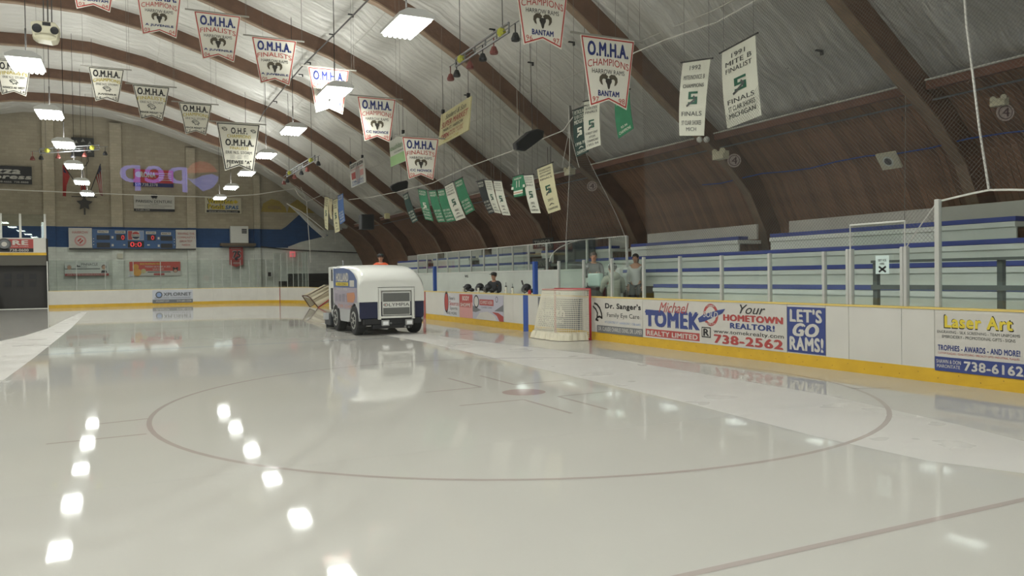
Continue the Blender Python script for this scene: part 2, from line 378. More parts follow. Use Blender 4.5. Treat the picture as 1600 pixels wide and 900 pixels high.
# kick strips and cap rails
for pts in (near, [(BX, 5.96), (BX, 20.02)], [(BX, 20.34), (BX, 50.8)], farc+farl, [(gate_x0, YE)]+[p for p in ring if p[0] < -6.2 and p[1] > 47.9], [(XL, 48), (XL, 5.96)], ring[45:]+[(XL+5.6, Y0)]):
    ribbon([(p[0], p[1]) for p in pts], 0, .2, .075, KICK, 'kick_strip', yards)
for pts in (near, [(BX-.01, 5.96), (BX-.01, 50.8)], farc+farl, [(gate_x0, YE)]+[p for p in ring if p[0] < -6.2 and p[1] > 47.9], [(XL, 48), (XL, 5.96)], ring[45:]):
    ribbon(pts, BH-.03, BH, .12, RAIL, 'cap_rail', yards)
bpiece(near)
def yy(px, py): return onx(px, py, BX).y
EDG = [5.96, 7.39, 7.92, 8.87, 9.33, 10.17, 12.1, 14.43, 16.9, 19.42, 20.02]
for a, c in zip(EDG, EDG[1:]): bpiece([(BX, a+.004), (BX, c-.004)])
bpiece([(BX, 20.02), (BX, 20.34)], 'blue_line_panel', 0, BLUE)
EDG2 = [20.34, 21.0, 21.64, 25.2, 26.75, 28.65, 31, 33.4, 35.8, 38.2, 40.6, 43, 45.4, 48, 50.8]
for a, c in zip(EDG2, EDG2[1:]): bpiece([(BX, a+.004), (BX, c-.004)])
n = len(farc)
for i in range(0, n-1, 4): bpiece(farc[i:i+5])
for a, c in ((5.07, 1.9), (1.9, -1.3), (-1.3, -4.5)): bpiece([(a, YE), (c, YE)])
bpiece([(gate_x0, YE)]+[p for p in ring if p[0] < -6.2 and p[1] > 47.9]); bpiece([(XL, 48), (XL, 5.96)]); bpiece(ring[45:]+[(XL+5.6, Y0)])
def pxof(p): v = Vector(p)-_O; return 800+F_PX*v.dot(_R)/v.dot(_F)
for i in range(len(farc)-1):
    a_, b_ = pxof(farc[i]+(.6,)), pxof(farc[i+1]+(.6,))
    if min(a_, b_) <= 438 <= max(a_, b_):
        t_ = (438-a_)/(b_-a_); q0 = [farc[i][k]+(farc[i+1][k]-farc[i][k])*t_ for k in (0, 1)]; q1 = [farc[i][k]+(farc[i+1][k]-farc[i][k])*(t_+.08) for k in (0, 1)]
        ribbon([(q0[0]-.02, q0[1]-.02), (q1[0]-.02, q1[1]-.02)], 0, BH-.03, .01, mat('line_red', 'a04a44', .45), 'goal_line_mark', yards); break
ribbon([(BX-.012, 28.66), (BX-.012, 28.95)], 0, BH-.03, .01, MATS.get('line_red') or mat('line_red', 'a04a44', .45), 'centre_line_mark', yards)
# screws along the right kick strip
b = B()
for i in range(60): b.ball((BX-.002, 6.1+i*.31, .07+.06*(i % 2)), .006, 5, 4)
o = b.obj('screw', BLACK, yards); o['kind'] = 'stuff'

# ------------------------------------------------------------------ glass on the right boards
gl = empty('side_shield', (BX+.06, 11, BH), 'clear shielding panels in aluminium posts on the right boards beside the goal', 'rink glass')
GX = BX+.06
def post(y, z1, par, w=.055, d=.07, x=GX, z0=BH, m=None): return B().box((x-d/2, y-w/2, z0), (x+d/2, y+w/2, z1)).obj('post', m or POST, par, bevel=.006)
PY = [7.37, 9.40, 10.63, 11.90, 13.18, 14.46, 15.74, 17.03, 18.31]
TOPS = {7.37: 2.60, 9.40: 1.93, 10.63: 1.94, 11.90: 1.94, 13.18: 1.96, 14.46: 1.98, 15.74: 1.98, 17.03: 1.98, 18.31: 1.98}
for y in PY: post(y, TOPS[y], gl, .07 if y == 7.37 else .05)
post(6.0, 2.6, gl)
def pane(par, pts, z0, z1, th=.012, m=GLASS, name='pane'): return ribbon(pts, z0, z1, th, m, name, par)
for a, c in list(zip(PY[2:], PY[3:]))+[(9.40, 10.63)]: pane(gl, [(GX, a+.03), (GX, c-.03)], BH, 1.95)
pane(gl, [(GX, 6.03), (GX, 7.34)], BH, 2.58); pane(gl, [(GX, 7.41), (GX, 7.86)], BH, 1.93); pane(gl, [(GX, 8.95), (GX, 9.37)], BH, 1.93)
gt = empty('shield_gate', (GX, 8.4, BH), 'access gate in the shielding with a raised white top rail and a taped notice', 'gate')
for y in (7.90, 8.88):
    b = B().box((GX-.05, y-.055, BH), (GX+.03, y-.005, 1.95)); b.box((GX-.05, y+.005, BH), (GX+.03, y+.055, 1.95)); b.obj('gate_post', POST, gt, bevel=.006)
    B().tube([(GX, y, 1.95), (GX, y, 2.33)], .012).obj('upright', POST, gt)
B().tube([(GX, 7.90, 2.33), (GX, 8.88, 2.33)], .014).obj('top_rail', WHITE, gt)
pane(gt, [(GX, 7.96), (GX, 8.82)], BH, 2.32)
nt_ = empty('notice_sheet', (GX-.03, 8.2, 1.6), 'white printed notice with a black cross taped on the glass gate', 'notice')
TL = onx(1368, 399.5, GX-.03); TR = onx(1389, 397.5, GX-.03); BL = onx(1371, 428, GX-.03)
P = Panel(nt_, TL, (GX-.03, TR.y, TL.z), (GX-.03, TL.y, BL.z), .002); P.solid('sheet', R4, mat('paper', 'cfe0da', .7), .002)
P.text('GET ICE', .2, .2, .8, .32, INK, .02); P.text('HERE', .33, .4, .67, .5, INK, .02)
P.line([(.28, .62), (.74, .88)], .03, INK); P.line([(.28, .88), (.74, .62)], .03, INK)

# bench and its glass
bench = empty('players_bench', (11.2, 24, 0), 'white walled players bench behind the right boards with blue end posts', 'bench')
WX = 12.0
B().box((WX, 17.9, 0), (WX+.1, 36, 1.74)).obj('back_wall', GREYW, bench)
B().box((WX-.02, 17.9, 1.74), (WX+.12, 36, 1.78)).obj('wall_cap', WHITE, bench)
B().box((11.5, 19.9, .42), (11.85, 28.2, .47)).obj('seat_plank', mat('bench_wood', '8a7a60', .6), bench)
for y in (19.71, 27.83):
    B().box((BX+.02, y-.06, BH), (BX+.14, y+.06, 2.0)).obj('end_post', BLUE, bench, bevel=.01)
B().box((BX+.1, 18.35, 0), (WX, 18.43, 1.06)).obj('divider_wall', WHITE, bench)
b = B().box((BX+.12, 18.37, 1.06), (WX, 18.40, 1.95)); b.obj('divider_glass', GLASS, bench)
P = Panel(bench, (WX-.005, 18.95, 1.68), (WX-.005, 18.3, 1.68), (WX-.005, 18.95, 1.55), .004); P.text('STOR', .1, .1, .8, .9, INK, .02)
P = Panel(bench, (WX-.005, 28.9, 1.68), (WX-.005, 28.2, 1.68), (WX-.005, 28.9, 1.55), .004); P.text('VIS', .1, .1, .6, .9, INK, .02)
bg = empty('bench_shield', (WX+.05, 24, 1.78), 'tall clear shielding with white posts on the wall behind the players bench', 'rink glass')
YB = [onx(px, py, WX+.05).y for px, py in ((979, 369), (953, 371), (917, 375), (885, 377), (854, 381), (826, 383), (801, 384), (778, 387), (756, 389), (736, 391), (717, 393), (699, 395), (683, 396), (667, 398), (653, 399))]
for y in YB: post(y, 2.63, bg, .05, .06, WX+.05, 1.78)
for a, c in zip(YB, YB[1:]):
    pane(bg, [(WX+.05, a+.03), (WX+.05, c-.03)], 1.78, 2.62, .012, GLASS_FAR)
B().box((WX+.03, YB[0], 2.62), (WX+.07, YB[-1], 2.645)).obj('top_rail', WHITE, bg)
B().tube([(WX+.05, YB[0], 2.2), (WX-.2, YB[0]-.4, 2.2), (WX-.2, YB[0]-.4, 1.8)], .015).obj('rail', POST, bg)
# cross shielding between bench and goal end
cs = empty('end_shield', (11.2, 16.6, 0), 'curved topped glass divider with white wall at the goal end of the bench', 'rink glass')
b = B(); pts = [(GX+.1, 1.74), (WX, 1.74), (WX, 2.62)]+[(WX-(WX-GX-.1)*math.sin(a), 1.98+.64*math.cos(a)) for a in [math.pi/2*i/8 for i in range(1, 9)]]
b.prism([(x, 19.0, z) for x, z in pts], (0, .012, 0)); b.obj('curved_pane', GLASS, cs)
B().tube([(x, 19.0, z) for x, z in pts[2:]], .014).obj('curved_rail', POST, cs)

# ------------------------------------------------------------------ far glass
fg = empty('end_shield', (5, YE, BH), 'faint clear shielding with thin posts above the far end boards', 'rink glass')
fpts = [p for p in rink(.05) if p[1] > 50.7 and p[0] > 2]+[(-4.5, YE+.05)]
for i, (a, c) in enumerate(zip(fpts, fpts[1:])):
    k = max(1, round(math.hypot(a[0]-c[0], a[1]-c[1])/1.6))
    for j in range(k):
        p = (a[0]+(c[0]-a[0])*j/k, a[1]+(c[1]-a[1])*j/k); q = (a[0]+(c[0]-a[0])*(j+1)/k, a[1]+(c[1]-a[1])*(j+1)/k)
        top = 2.95 if q[0] < 8.6 else 3.35
        B().box((p[0]-.018, p[1]-.018, BH), (p[0]+.018, p[1]+.018, top)).obj('post', MATS.get('post_far') or mat('post_far', 'a3a69f', .5), fg)
        pane(fg, [p, q], BH, top, .012, GLASS_FAR)

# ------------------------------------------------------------------ ribs, ceiling and walls
def rib_mesh():
    b = B()
    full = [(-x, z) for x, z in PR[::-1]]+PR[1:]; fo = [(-x, z) for x, z in OUT[::-1]]+OUT[1:]
    for (p, q), (r, s) in zip(zip(full, full[1:]), zip(fo, fo[1:])):
        b.hexa([(p[0], -.11, p[1]), (q[0], -.11, q[1]), (q[0], .11, q[1]), (p[0], .11, p[1])], [(r[0], -.11, r[1]), (s[0], -.11, s[1]), (s[0], .11, s[1]), (r[0], .11, r[1])])
    return b.mesh('arch_rib', WOOD_RIB)
def rib_edge_mesh():
    b = B(); full = [(-x, z) for x, z in PR[::-1]]+PR[1:]
    for p, q in zip(full, full[1:]): b.hexa([(p[0], -.125, p[1]-.03), (q[0], -.125, q[1]-.03), (q[0], .125, q[1]-.03), (p[0], .125, p[1]-.03)], [(p[0], -.125, p[1]+.02), (q[0], -.125, q[1]+.02), (q[0], .125, q[1]+.02), (p[0], .125, p[1]+.02)])
    return b.mesh('bottom_laminate', WOOD_EDGE)
rm, re_ = rib_mesh(), rib_edge_mesh()
for k, y in enumerate(RIBS):
    r = D.objects.new('arch_rib', rm); COL.objects.link(r); r.location = (XC, y+.05, 0); tag(r, 'dark brown laminated timber arch spanning the hall', kind='structure', group='timber arches')
    e = D.objects.new('bottom_laminate', re_); COL.objects.link(e); e.parent = r
# foil between the ribs
FE = [i for i, p in enumerate(OUT) if p[0] < 17.3]
top_prof = OUT[:len(FE)]; x_end = 17.95; top_prof = top_prof+[(x_end, roofpt(XC+x_end))]
fullp = [(-x, z) for x, z in top_prof[::-1]]+top_prof[1:]
ceil_root = empty('ceiling', (0, 27, 0), 'pale wrinkled foil lining slung between the arches', kind='structure')
def foil_mesh(seed):
    us = []
    for (a, c), (d, e) in zip(fullp, fullp[1:]):
        L = math.hypot(d-a, e-c); k = max(2, int(L/.35))
        for i in range(k): us.append((a+(d-a)*i/k, c+(e-c)*i/k, (d-a)/L, (e-c)/L, math.sin(math.pi*i/k)))
    us.append(fullp[-1]+(us[-1][2], us[-1][3], 0)); nv = 44; V = []; Fs = []
    s = 0
    for i, (x, z, tx, tz, sg) in enumerate(us):
        s = i*.35; nx, nz = -tz, tx     # outward normal (upwards)
        for j in range(nv+1):
            v = j/nv; edge = math.sin(math.pi*v)
            h = noise.noise((s*.22+seed*7+v*1.5, v*11+s*.12, seed))*.17+noise.noise((s*.5+seed*3, v*26+s*.25, seed+4))*.06
            d = -.05+(h+.04)*min(1, edge*2.2)-.16*edge*sg*(.6+.4*math.sin(s*.9+seed))
            V.append((XC+x+nx*d, v*5.88, z+nz*d))
    for i in range(len(us)-1):
        for j in range(nv): a = i*(nv+1)+j; Fs.append((a, a+1, a+nv+2, a+nv+1))
    me = D.meshes.new('foil_sheet'); me.from_pydata(V, [], Fs); me.materials.append(FOIL); me.polygons.foreach_set('use_smooth', [True]*len(Fs)); return me
fm = [foil_mesh(i) for i in range(3)]
for k, y in enumerate(RIBS[:-1]+[53.0]):
    o = D.objects.new('foil_sheet', fm[k % 3]); COL.objects.link(o); o.parent = ceil_root; o.location = (0, y+.16-27, 0)
# roof deck behind the foil
b = B(); q = [(x, z) for x, z in offs(.75)]; q = [(-x, z) for x, z in q[::-1]]+q[1:]
for (a, c), (d, e) in zip(q, q[1:]): b.poly([(XC+a, -6, c), (XC+d, -6, e), (XC+d, 60.5, e), (XC+a, 60.5, c)])
o = b.obj('roof_deck', mat('deck', '4a3a2e', .8)); o['kind'] = 'structure'
# seams with a pale cord
for px_ in (5.0, 10.9, 15.0):
    z = roofpt(XC+px_)-.12
    for y in RIBS[:-1]: B().tube([(XC+px_, y+.2, z-.02), (XC+px_, y+3, z-.10), (XC+px_, y+5.9, z-.02)], .012, 4).obj('seam_cord', CABLE, ceil_root)
# brown plank wall under the foil edge on the right
wall_r = empty('wall_right', (0, 27, 0), 'brown plank lining under the foil along the right side', kind='structure')
wp = [(x_end-.1, roofpt(XC+x_end-.1))]+[p for p in OUT if p[0] > x_end]; wp = [(x+.02, z-.02) for x, z in wp]
def plank_mesh(n, pw=.14, g=.006):
    b = B()
    for k in range(n):
        for (a, c), (d, e) in zip(wp, wp[1:]):
            y0, y1 = k*pw+g, (k+1)*pw-g; dz = .008*((k*7) % 3)
            b.hexa([(a-dz, y0, c-dz), (a-dz, y1, c-dz), (d-dz, y1, e-dz), (d-dz, y0, e-dz)], [(a+.04, y0, c+.04), (a+.04, y1, c+.04), (d+.04, y1, e+.04), (d+.04, y0, e+.04)])
    return b.mesh('plank', PLANK)
pm = plank_mesh(1); y = 5.0
while y < 22.3:
    o = D.objects.new('plank', pm); COL.objects.link(o); o.parent = wall_r; o.location = (XC+random.uniform(-.004, .004), y-27, 0); y += .14
k = int((60-y)/.14); o = D.objects.new('plank_lining', plank_mesh(k)); COL.objects.link(o); o.parent = wall_r; o.location = (XC, y-27, 0); o['kind'] = 'stuff'
k = int((5+6)/.14); o = D.objects.new('plank_lining', plank_mesh(k)); COL.objects.link(o); o.parent = wall_r; o.location = (XC, -6-27, 0); o['kind'] = 'stuff'
zf = roofpt(XC+x_end)
for y in RIBS[:-1]:
    B().box((XC+x_end-.45, y+.17, zf-.18), (XC+x_end-.35, y+5.95, zf-.02)).obj('edge_board', mat('edge_board', '6b4636', .6, var=.2), wall_r)
    B().tube([(XC+x_end-.47, y+.17, zf+.0), (XC+x_end-.47, y+5.95, zf+.0)], .018, 5).obj('edge_bead', CABLE, wall_r)
    B().tube([(XC+x_end-.25, y+.17, zf-.36), (XC+x_end-.25, y+5.95, zf-.36)], .02, 5).obj('conduit', STEEL, wall_r)
B().tube([(XC+18.55, yy_, 4.15+.04*math.sin(yy_*2.1)) for yy_ in [6+i*.8 for i in range(16)]], .015, 5).obj('blue_cable', BLUE, wall_r)
# simple left side
wall_l = empty('wall_left', (0, 27, 0), 'brown plank lining on the left side', kind='structure')
b = B()
for (a, c), (d, e) in zip(wp, wp[1:]): b.poly([(XC-a, -6, c), (XC-d, -6, e), (XC-d, 60, e), (XC-a, 60, c)])
b.obj('plank_lining', PLANK, wall_l)
# far wall of concrete block
YW = 60.0
wall_b = empty('wall_back', (0, YW, 0), 'concrete block end wall with a blue painted band', kind='structure')
op = offs(.7); op = [(XC-x, z) for x, z in op[::-1]]+[(XC+x, z) for x, z in op[1:]]
zb0, zb1 = 3.93, 5.3
upper = [p for p in op if p[1] > zb1]
def xa(z):  # half width of roof at z
    for (a, b_), (c, d) in zip(OUT, OUT[1:]):
        if d <= z <= b_: return a+(c-a)*(b_-z)/(b_-d)
    return 20
B().prism([(XC+xa(zb1)+.6, YW, zb1), (XC-xa(zb1)-.6, YW, zb1)]+[(x, YW, z) for x, z in upper], (0, .3, 0)).obj('upper_blockwork', BLOCK, wall_b)
B().box((XC-19.9, YW, zb0), (10.75, YW+.3, zb1)).obj('blue_band', BLOCK_B, wall_b)
B().box((10.75, YW+.01, 0), (XC+20, YW+.3, zb1)).obj('right_blockwork', BLOCK_W, wall_b)
B().box((XC-20, YW, 0), (10.75, YW+.3, zb0)).obj('lower_blockwork', BLOCK_W, wall_b)
# the band flares like a wave on the right
B().prism([(p.x, YW-.005, p.z) for p in [ony(*q_, YW) for q_ in ((432, 363), (447, 354), (458, 344), (468, 335), (478, 345), (490, 353), (513, 368), (500, 371), (470, 378), (452, 385), (432, 385))]], (0, .1, 0)).obj('blue_wave', BLOCK_B, wall_b)
def pyw(u, v): p = ony(u, v, YW); return (p.x, YW-.03, p.z)
for q_ in (((408, 331), (411, 318), (424, 311), (436, 314), (446, 324), (448, 332)), ((449, 332), (452, 320), (464, 312), (478, 316), (490, 326), (492, 333))):
    B().prism([pyw(*a) for a in q_], (0, .02, 0)).obj('yellow_mural', BLOCK_Y, wall_b)
P = Panel(wall_b, pyw(418, 321), pyw(440, 322), pyw(418, 327), .02); P.text('ANIMAL', 0, 0, 1, 1, mat('faded_violet', '96806a', .8), .01, layer=3)
for px0, px1 in ((68, 86), (173, 191), (291, 305), (395, 405)):
    x0 = ony(px0, 300, YW).x; x1 = ony(px1, 300, YW).x; zt = min(roofpt(x0), roofpt(x1))
    B().box((x0, YW-.3, zb1), (x1, YW, zt-.05)).obj('pilaster', BLOCK_P, wall_b); B().box((x0, YW-.28, 0), (x1, YW, zb0)).obj('pilaster', BLOCK_W, wall_b)
    B().box((x0, YW-.28, zb0), (x1, YW, zb1)).obj('pilaster', BLOCK_B, wall_b)
wn = B().box((-24, -6.3, 0), (17.5, -6, 13.5)).obj('wall_front', mat('lobby_wall', '6f6f6c', .8)); wn['kind'] = 'structure'
ADDED_GLOW = mat('added_glow', (.95, .97, 1.0), .5, emit=10.0)  # added glow behind the camera to brighten the near ceiling; no known source
for k in range(4):
    x0 = -10+4.2*k; r = empty('window_%d' % (k+1), (x0, -6, 7.2), 'high daylit gable window in the near end wall', kind='structure'); B().box((x0, -5.98, 7.2), (x0+3.4, -5.96, 9.4)).obj('glow_pane', ADDED_GLOW, r)
    b = B()
    for a_, c_ in (((x0-.06, -6, 7.14), (x0, -5.9, 9.46)), ((x0+3.4, -6, 7.14), (x0+3.46, -5.9, 9.46)), ((x0, -6, 9.4), (x0+3.4, -5.9, 9.46)), ((x0, -6, 7.14), (x0+3.4, -5.9, 7.2))): b.box(a_, c_)
    b.obj('window_frame', POST, r)

# ------------------------------------------------------------------ bleachers
bl = empty('bleacher', (13.5, 22, 0), 'grey stepped bleacher with blue edged seat planks along the right side', 'bleacher')
Z0 = [(.90, 11.95-.4), (1.30, 12.3), (1.70, 13.05), (2.10, 13.8), (2.53, 14.55)]
gaps = [(y-1.45, y-.3) for y in RIBS if y > 11]+[(7.4, 8.85)]
def spans(a, b_, gp):
    out = [(a, b_)]
    for g0, g1 in gp:
        nxt = []
        for s0, s1 in out:
            if g1 <= s0 or g0 >= s1: nxt.append((s0, s1))
            else:
                if g0 > s0: nxt.append((s0, g0))
                if g1 < s1: nxt.append((g1, s1))
        out = nxt
    return out
for i, (z, x) in enumerate(Z0):
    rng = spans(3.0, 14.5 if i == 0 else (16.8 if i == 1 else 19.2), gaps if i >= 4 else [])+(spans(19.2 if i else 40, 46, [(23.3, 25.6)]+(gaps if i >= 4 else [])) if i else [])
    for a, c in rng:
        if c-a < .3: continue
        j = (i*37 % 7)*.01
        B().box((x, a, z-.05), (x+.34, c, z+.035)).obj('seat_plank', BLEACH_B, bl)
        B().box((x-.02, a, z-.155), (x+.8, c, z-.06)).obj('foot_board', BLEACH_L, bl)
        B().box((x+.02, a, z-.44), (x+.06, c, z-.155)).obj('riser', BLEACH, bl)
for a, c in spans(3, 19.2, gaps)+spans(19.2, 46, [(23.3, 25.6)]+gaps):
    B().box((15.2, a, 2.50), (15.26, c, 2.90)).obj('back_board', mat('back_board', 'c2bfb4', .6, var=.05), bl)
B().box((11.5, 3, 0), (11.56, 14.5, .75)).obj('front_riser', BLEACH, bl)
RAILM = mat('grey_rail', '5b6260', .5); ry = [onx(px, 440, 11.2).y for px in (1367, 1562)]
for y in ry: B().box((11.2, y-.04, 0), (11.28, y+.04, onx(1367, 408, 11.2).z)).obj('rail_post', RAILM, bl)
B().box((11.15, 3.5, onx(1367, 452, 11.15).z), (11.2, ry[0]+.04, onx(1367, 445, 11.15).z)).obj('hand_rail', RAILM, bl); B().box((11.15, 3.5, onx(1367, 411, 11.15).z), (11.2, ry[0]+.04, onx(1367, 407, 11.15).z)).obj('hand_rail', RAILM, bl)
# passage with dark signs in the gap between the stands
pg = empty('door_2', (14.2, 24.4, 0), 'dark passage between the stands', kind='structure')
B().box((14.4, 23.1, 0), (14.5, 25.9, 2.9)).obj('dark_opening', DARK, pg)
for (a, c, e, t, mm) in ((2.9, 2.55, 23.1, 'TIMBER', DARK), (2.2, 1.85, 23.3, 'CORNER', mat('sign_grey', '4a4a48', .6))):
    s = empty('hanging_board', (13.0, 24.4, c), 'dark board reading %s in the passage between the stands' % t, 'sign'); L = 1.5 if t == 'TIMBER' else 1.3
    P = Panel(s, (13.0, e+L+.3, a), (13.0, e+.3, a), (13.0, e+L+.3, c), .01); P.solid('board', R4, mm); P.text(t, .1, .2, .9, .8, mat('dull_letter', '8d8a80', .6), .02)
    B().tube([(13.05, e+.5, a), (13.05, e+.5, roofpt(13.05)-.2)], .008, 4).obj('hanger', WIRE, s)
# ------------------------------------------------------------------ advertising on the right boards
def side_ad(y0, y1, z0, z1, label, bg):
    """y0 is the far (left) edge"""
    r = empty('advertising_panel', (BX-.004, (y0+y1)/2, z0), label, 'sign', 'advertising on the right boards')
    del r['group']
    P = Panel(r, (BX-.008, y0, z1), (BX-.008, y1, z1), (BX-.008, y0, z0), .002)
    P.solid('panel', R4, bg, .004); return P
OFFW = mat('ad_white', 'c5c1b8', .4, var=.04, vscale=6); RED2 = mat('worn_red', 'a8433f', .5); NAVY2 = mat('worn_navy', '33417c', .5)
PINK = mat('faded_pink', 'c8908b', .5); LILAC = mat('faded_lilac', 'b3b0bb', .5); GREY2 = mat('ad_grey', '6c6e70', .5); SKY = mat('ad_blue', '7f93b8', .5)
P = side_ad(10.16, 9.33, .22, 1.0, 'navy LETS GO RAMS advertising panel on the right boards', NAVY2)
P.text("LET'S", .09, .05, .91, .32, OFFW, .06); P.text('GO', .18, .36, .82, .63, OFFW, .06, .25); P.text('RAMS!', .08, .66, .94, .94, OFFW, .06)
def tp(P, off, sc, body, x0, x1, t, b_, m, *a, **k):
    """lettering given by its left edge height and its two ends in a magnified view"""
    f = lambda x, y: onx(off[0]+x/sc, off[1]+y/sc, BX-.008)
    A, Bt, C = f(x0, t), f(x0, b_), f(x1, t+.13*(x1-x0))
    zt = P.TL.z; u = lambda p: (P.TL.y-p.y)/P.W; v = lambda p: (zt-p.z)/P.H
    P.text(body, u(A), v(A), u(C), v(Bt), m, *a, **k) if body else P.rect(u(A), v(A), u(C), v(Bt), m, *a, **k)
P = side_ad(14.42, 10.17, .2, 1.02, 'white real estate advertisement with big red phone number on the right boards', OFFW)
o1, s1 = (920, 440), 4.706
tp(P, o1, s1, 'Michael', 515, 735, 150, 225, RED2, .01, .45, layer=3); tp(P, o1, s1, 'TOMEK', 420, 810, 208, 322, NAVY2, .08); tp(P, o1, s1, '', 418, 535, 206, 245, NAVY2, 1)
tp(P, o1, s1, '', 418, 815, 345, 398, RED2, 1); tp(P, o1, s1, 'REALTY LIMITED', 430, 800, 358, 390, OFFW, .04)
uc = (P.TL.y-onx(1111, 492, BX).y)/P.W; vc = (P.TL.z-onx(1111, 492, BX).z)/P.H; k_ = .052
P.disc(uc, vc, k_, RED2, 1); P.disc(uc, vc, k_*.72, OFFW, 2)
P.shape([(uc-.09, vc+.10), (uc-.05, vc+.0), (uc+.05, vc-.12), (uc+.10, vc-.16), (uc+.08, vc-.05), (uc-.04, vc+.16), (uc-.08, vc+.2)], NAVY2, 3); P.text('SOLD', uc-.05, vc-.08, uc+.05, vc+.06, OFFW, .03, .2, layer=4)
P.text('TOMEK', uc-.03, vc-.24, uc+.03, vc-.19, OFFW, .02, layer=3); P.text('REALTY', uc-.03, vc+.19, uc+.03, vc+.24, OFFW, .02, layer=3)
tp(P, o1, s1, '', 830, 897, 332, 408, INK, 1); tp(P, o1, s1, '', 836, 891, 340, 400, OFFW, 2); tp(P, o1, s1, 'R', 846, 884, 346, 396, INK, .05, layer=3)
tp(P, o1, s1, 'Your', 1110, 1300, 168, 235, INK, .01, .4, layer=4); tp(P, o1, s1, 'HOMETOWN', 993, 1425, 240, 285, RED2, .06); tp(P, o1, s1, 'REALTOR!', 1042, 1365, 303, 342, NAVY2, .06)
tp(P, o1, s1, 'www.tomekrealty.com', 918, 1435, 348, 384, INK, .01); tp(P, o1, s1, '738-2562', 925, 1425, 388, 448, RED2, .07)
P = side_ad(7.38, 6.02, .2, 1.0, 'white trophy and engraving advertisement with yellow lettering nearest on the right boards', OFFW)
YEL = mat('ad_yellow', 'd9c23a', .5); o2, s2 = (1220, 440), 4.21
tp(P, o2, s2, 'Laser Art', 1076, 1529, 218, 304, INK, .12, layer=1); tp(P, o2, s2, 'Laser Art', 1082, 1523, 224, 298, YEL, .06, layer=2)
tp(P, o2, s2, 'ENGRAVING - SILK SCREENING - TEAM UNIFORMS', 1030, 1575, 318, 336, GREYT); tp(P, o2, s2, 'EMBROIDERY - PROMOTIONAL GIFTS - SIGNS', 1062, 1545, 350, 369, GREYT)
tp(P, o2, s2, 'TROPHIES - AWARDS - AND MORE!', 1035, 1575, 414, 448, NAVY2, .04); tp(P, o2, s2, 'CUSTOM PLAQUES / GLASS ETCHING / SPECIALTY GIFTS / INDUSTRIAL PLAQUES', 1035, 1572, 460, 475, RED2)
tp(P, o2, s2, '', 1014, 1660, 490, 582, NAVY2, 1); tp(P, o2, s2, 'SHAWN & DON', 1024, 1185, 508, 532, OFFW, .03); tp(P, o2, s2, 'MARONTATE', 1028, 1180, 540, 562, OFFW, .03); tp(P, o2, s2, '738-6162', 1208, 1595, 526, 584, OFFW, .04)
P = side_ad(16.88, 14.44, .2, 1.0, 'white eye care advertisement behind the hockey net with a black ram profile', OFFW)
tp(P, o1, s1, "Dr. Sanger's", 122, 382, 158, 206, INK, .05); tp(P, o1, s1, 'Family Eye Care', 135, 372, 228, 268, INK, 0); tp(P, o1, s1, '47 CENTRE ST. HARROW / 738-6682', 118, 382, 288, 304, SKY, .01)
tp(P, o1, s1, '', 60, 398, 318, 372, GREY2, 1); tp(P, o1, s1, 'DR. CLAUDE CHARLES DENIS, DR. LAMER', 72, 392, 328, 362, OFFW, .03)
P.line([(.16+(u-.27)*.8, v) for u, v in ((.30, .12), (.36, .16), (.42, .26), (.46, .42), (.47, .56), (.42, .52), (.37, .54), (.33, .62), (.38, .64))], .05, INK, 2); P.line([(.16+(u-.27)*.8, v) for u, v in ((.27, .22), (.33, .30), (.37, .42), (.36, .52))], .045, INK, 3)
P = side_ad(19.40, 17.0, .2, 1.0, 'dark grey advertisement beside the blue line partly hidden by the net', GREY2); P.text('Smith', .06, .30, .62, .62, OFFW, .06); P.text('TRUCKING', .1, .7, .6, .85, OFFW, .03)
P = side_ad(26.73, 25.25, .2, 1.0, 'pale advertisement with a pink oval and the word Source', mat('ad_lilac', 'c4c3c4', .45))
P.disc(.2, .38, .14, INK, 1, ry=.26); P.disc(.2, .38, .12, RED2, 2, ry=.21); P.text("Bear's", .4, .12, .75, .27, GREYT, .01); P.text('Source', .4, .32, .98, .52, RED2, .03); P.text('Sports', .42, .56, .9, .74, GREYT, .0); P.text('AND MORE', .2, .80, .85, .92, GREYT, 0)
P = side_ad(25.2, 24.05, .2, 1.0, 'faded red advertisement with two pale words', PINK)
P.rect(0, 0, 1, .33, RED2); P.text('BODY', .25, .08, .75, .26, OFFW, .04); P.rect(.0, .34, .9, .55, RED2); P.text('SHOPPE', .08, .38, .85, .52, OFFW, .04)
P = side_ad(24.04, 21.66, .2, 1.0, 'faded pink and grey advertisement with a round badge and red name bar', LILAC)
P.disc(.13, .28, .09, INK, 1); P.disc(.13, .28, .07, OFFW, 2); P.rect(.24, .18, .70, .42, RED2, 2); P.text('SCHMIDT-KERR', .27, .23, .67, .37, OFFW, .03, layer=3)
P.text('CLASSIC CARS', .3, .47, .65, .53, GREYT, 0); P.disc(.8, .16, .04, GREYT, 1); P.disc(.8, .16, .03, LILAC, 2); P.shape([(.72, .62), (1, .35), (1, .62)], GREY2, 1); P.shape([(0, .45), (.3, .62), (.1, .72), (0, .7)], GREY2, 1)
P.shape([(.1, 1), (.25, .72), (.5, .66), (.72, .8), (.8, 1)], OFFW, 1); P.shape([(.65, .66), (.85, .68), (1, .8), (1, 1), (.88, 1), (.8, .8)], RED2, 2)
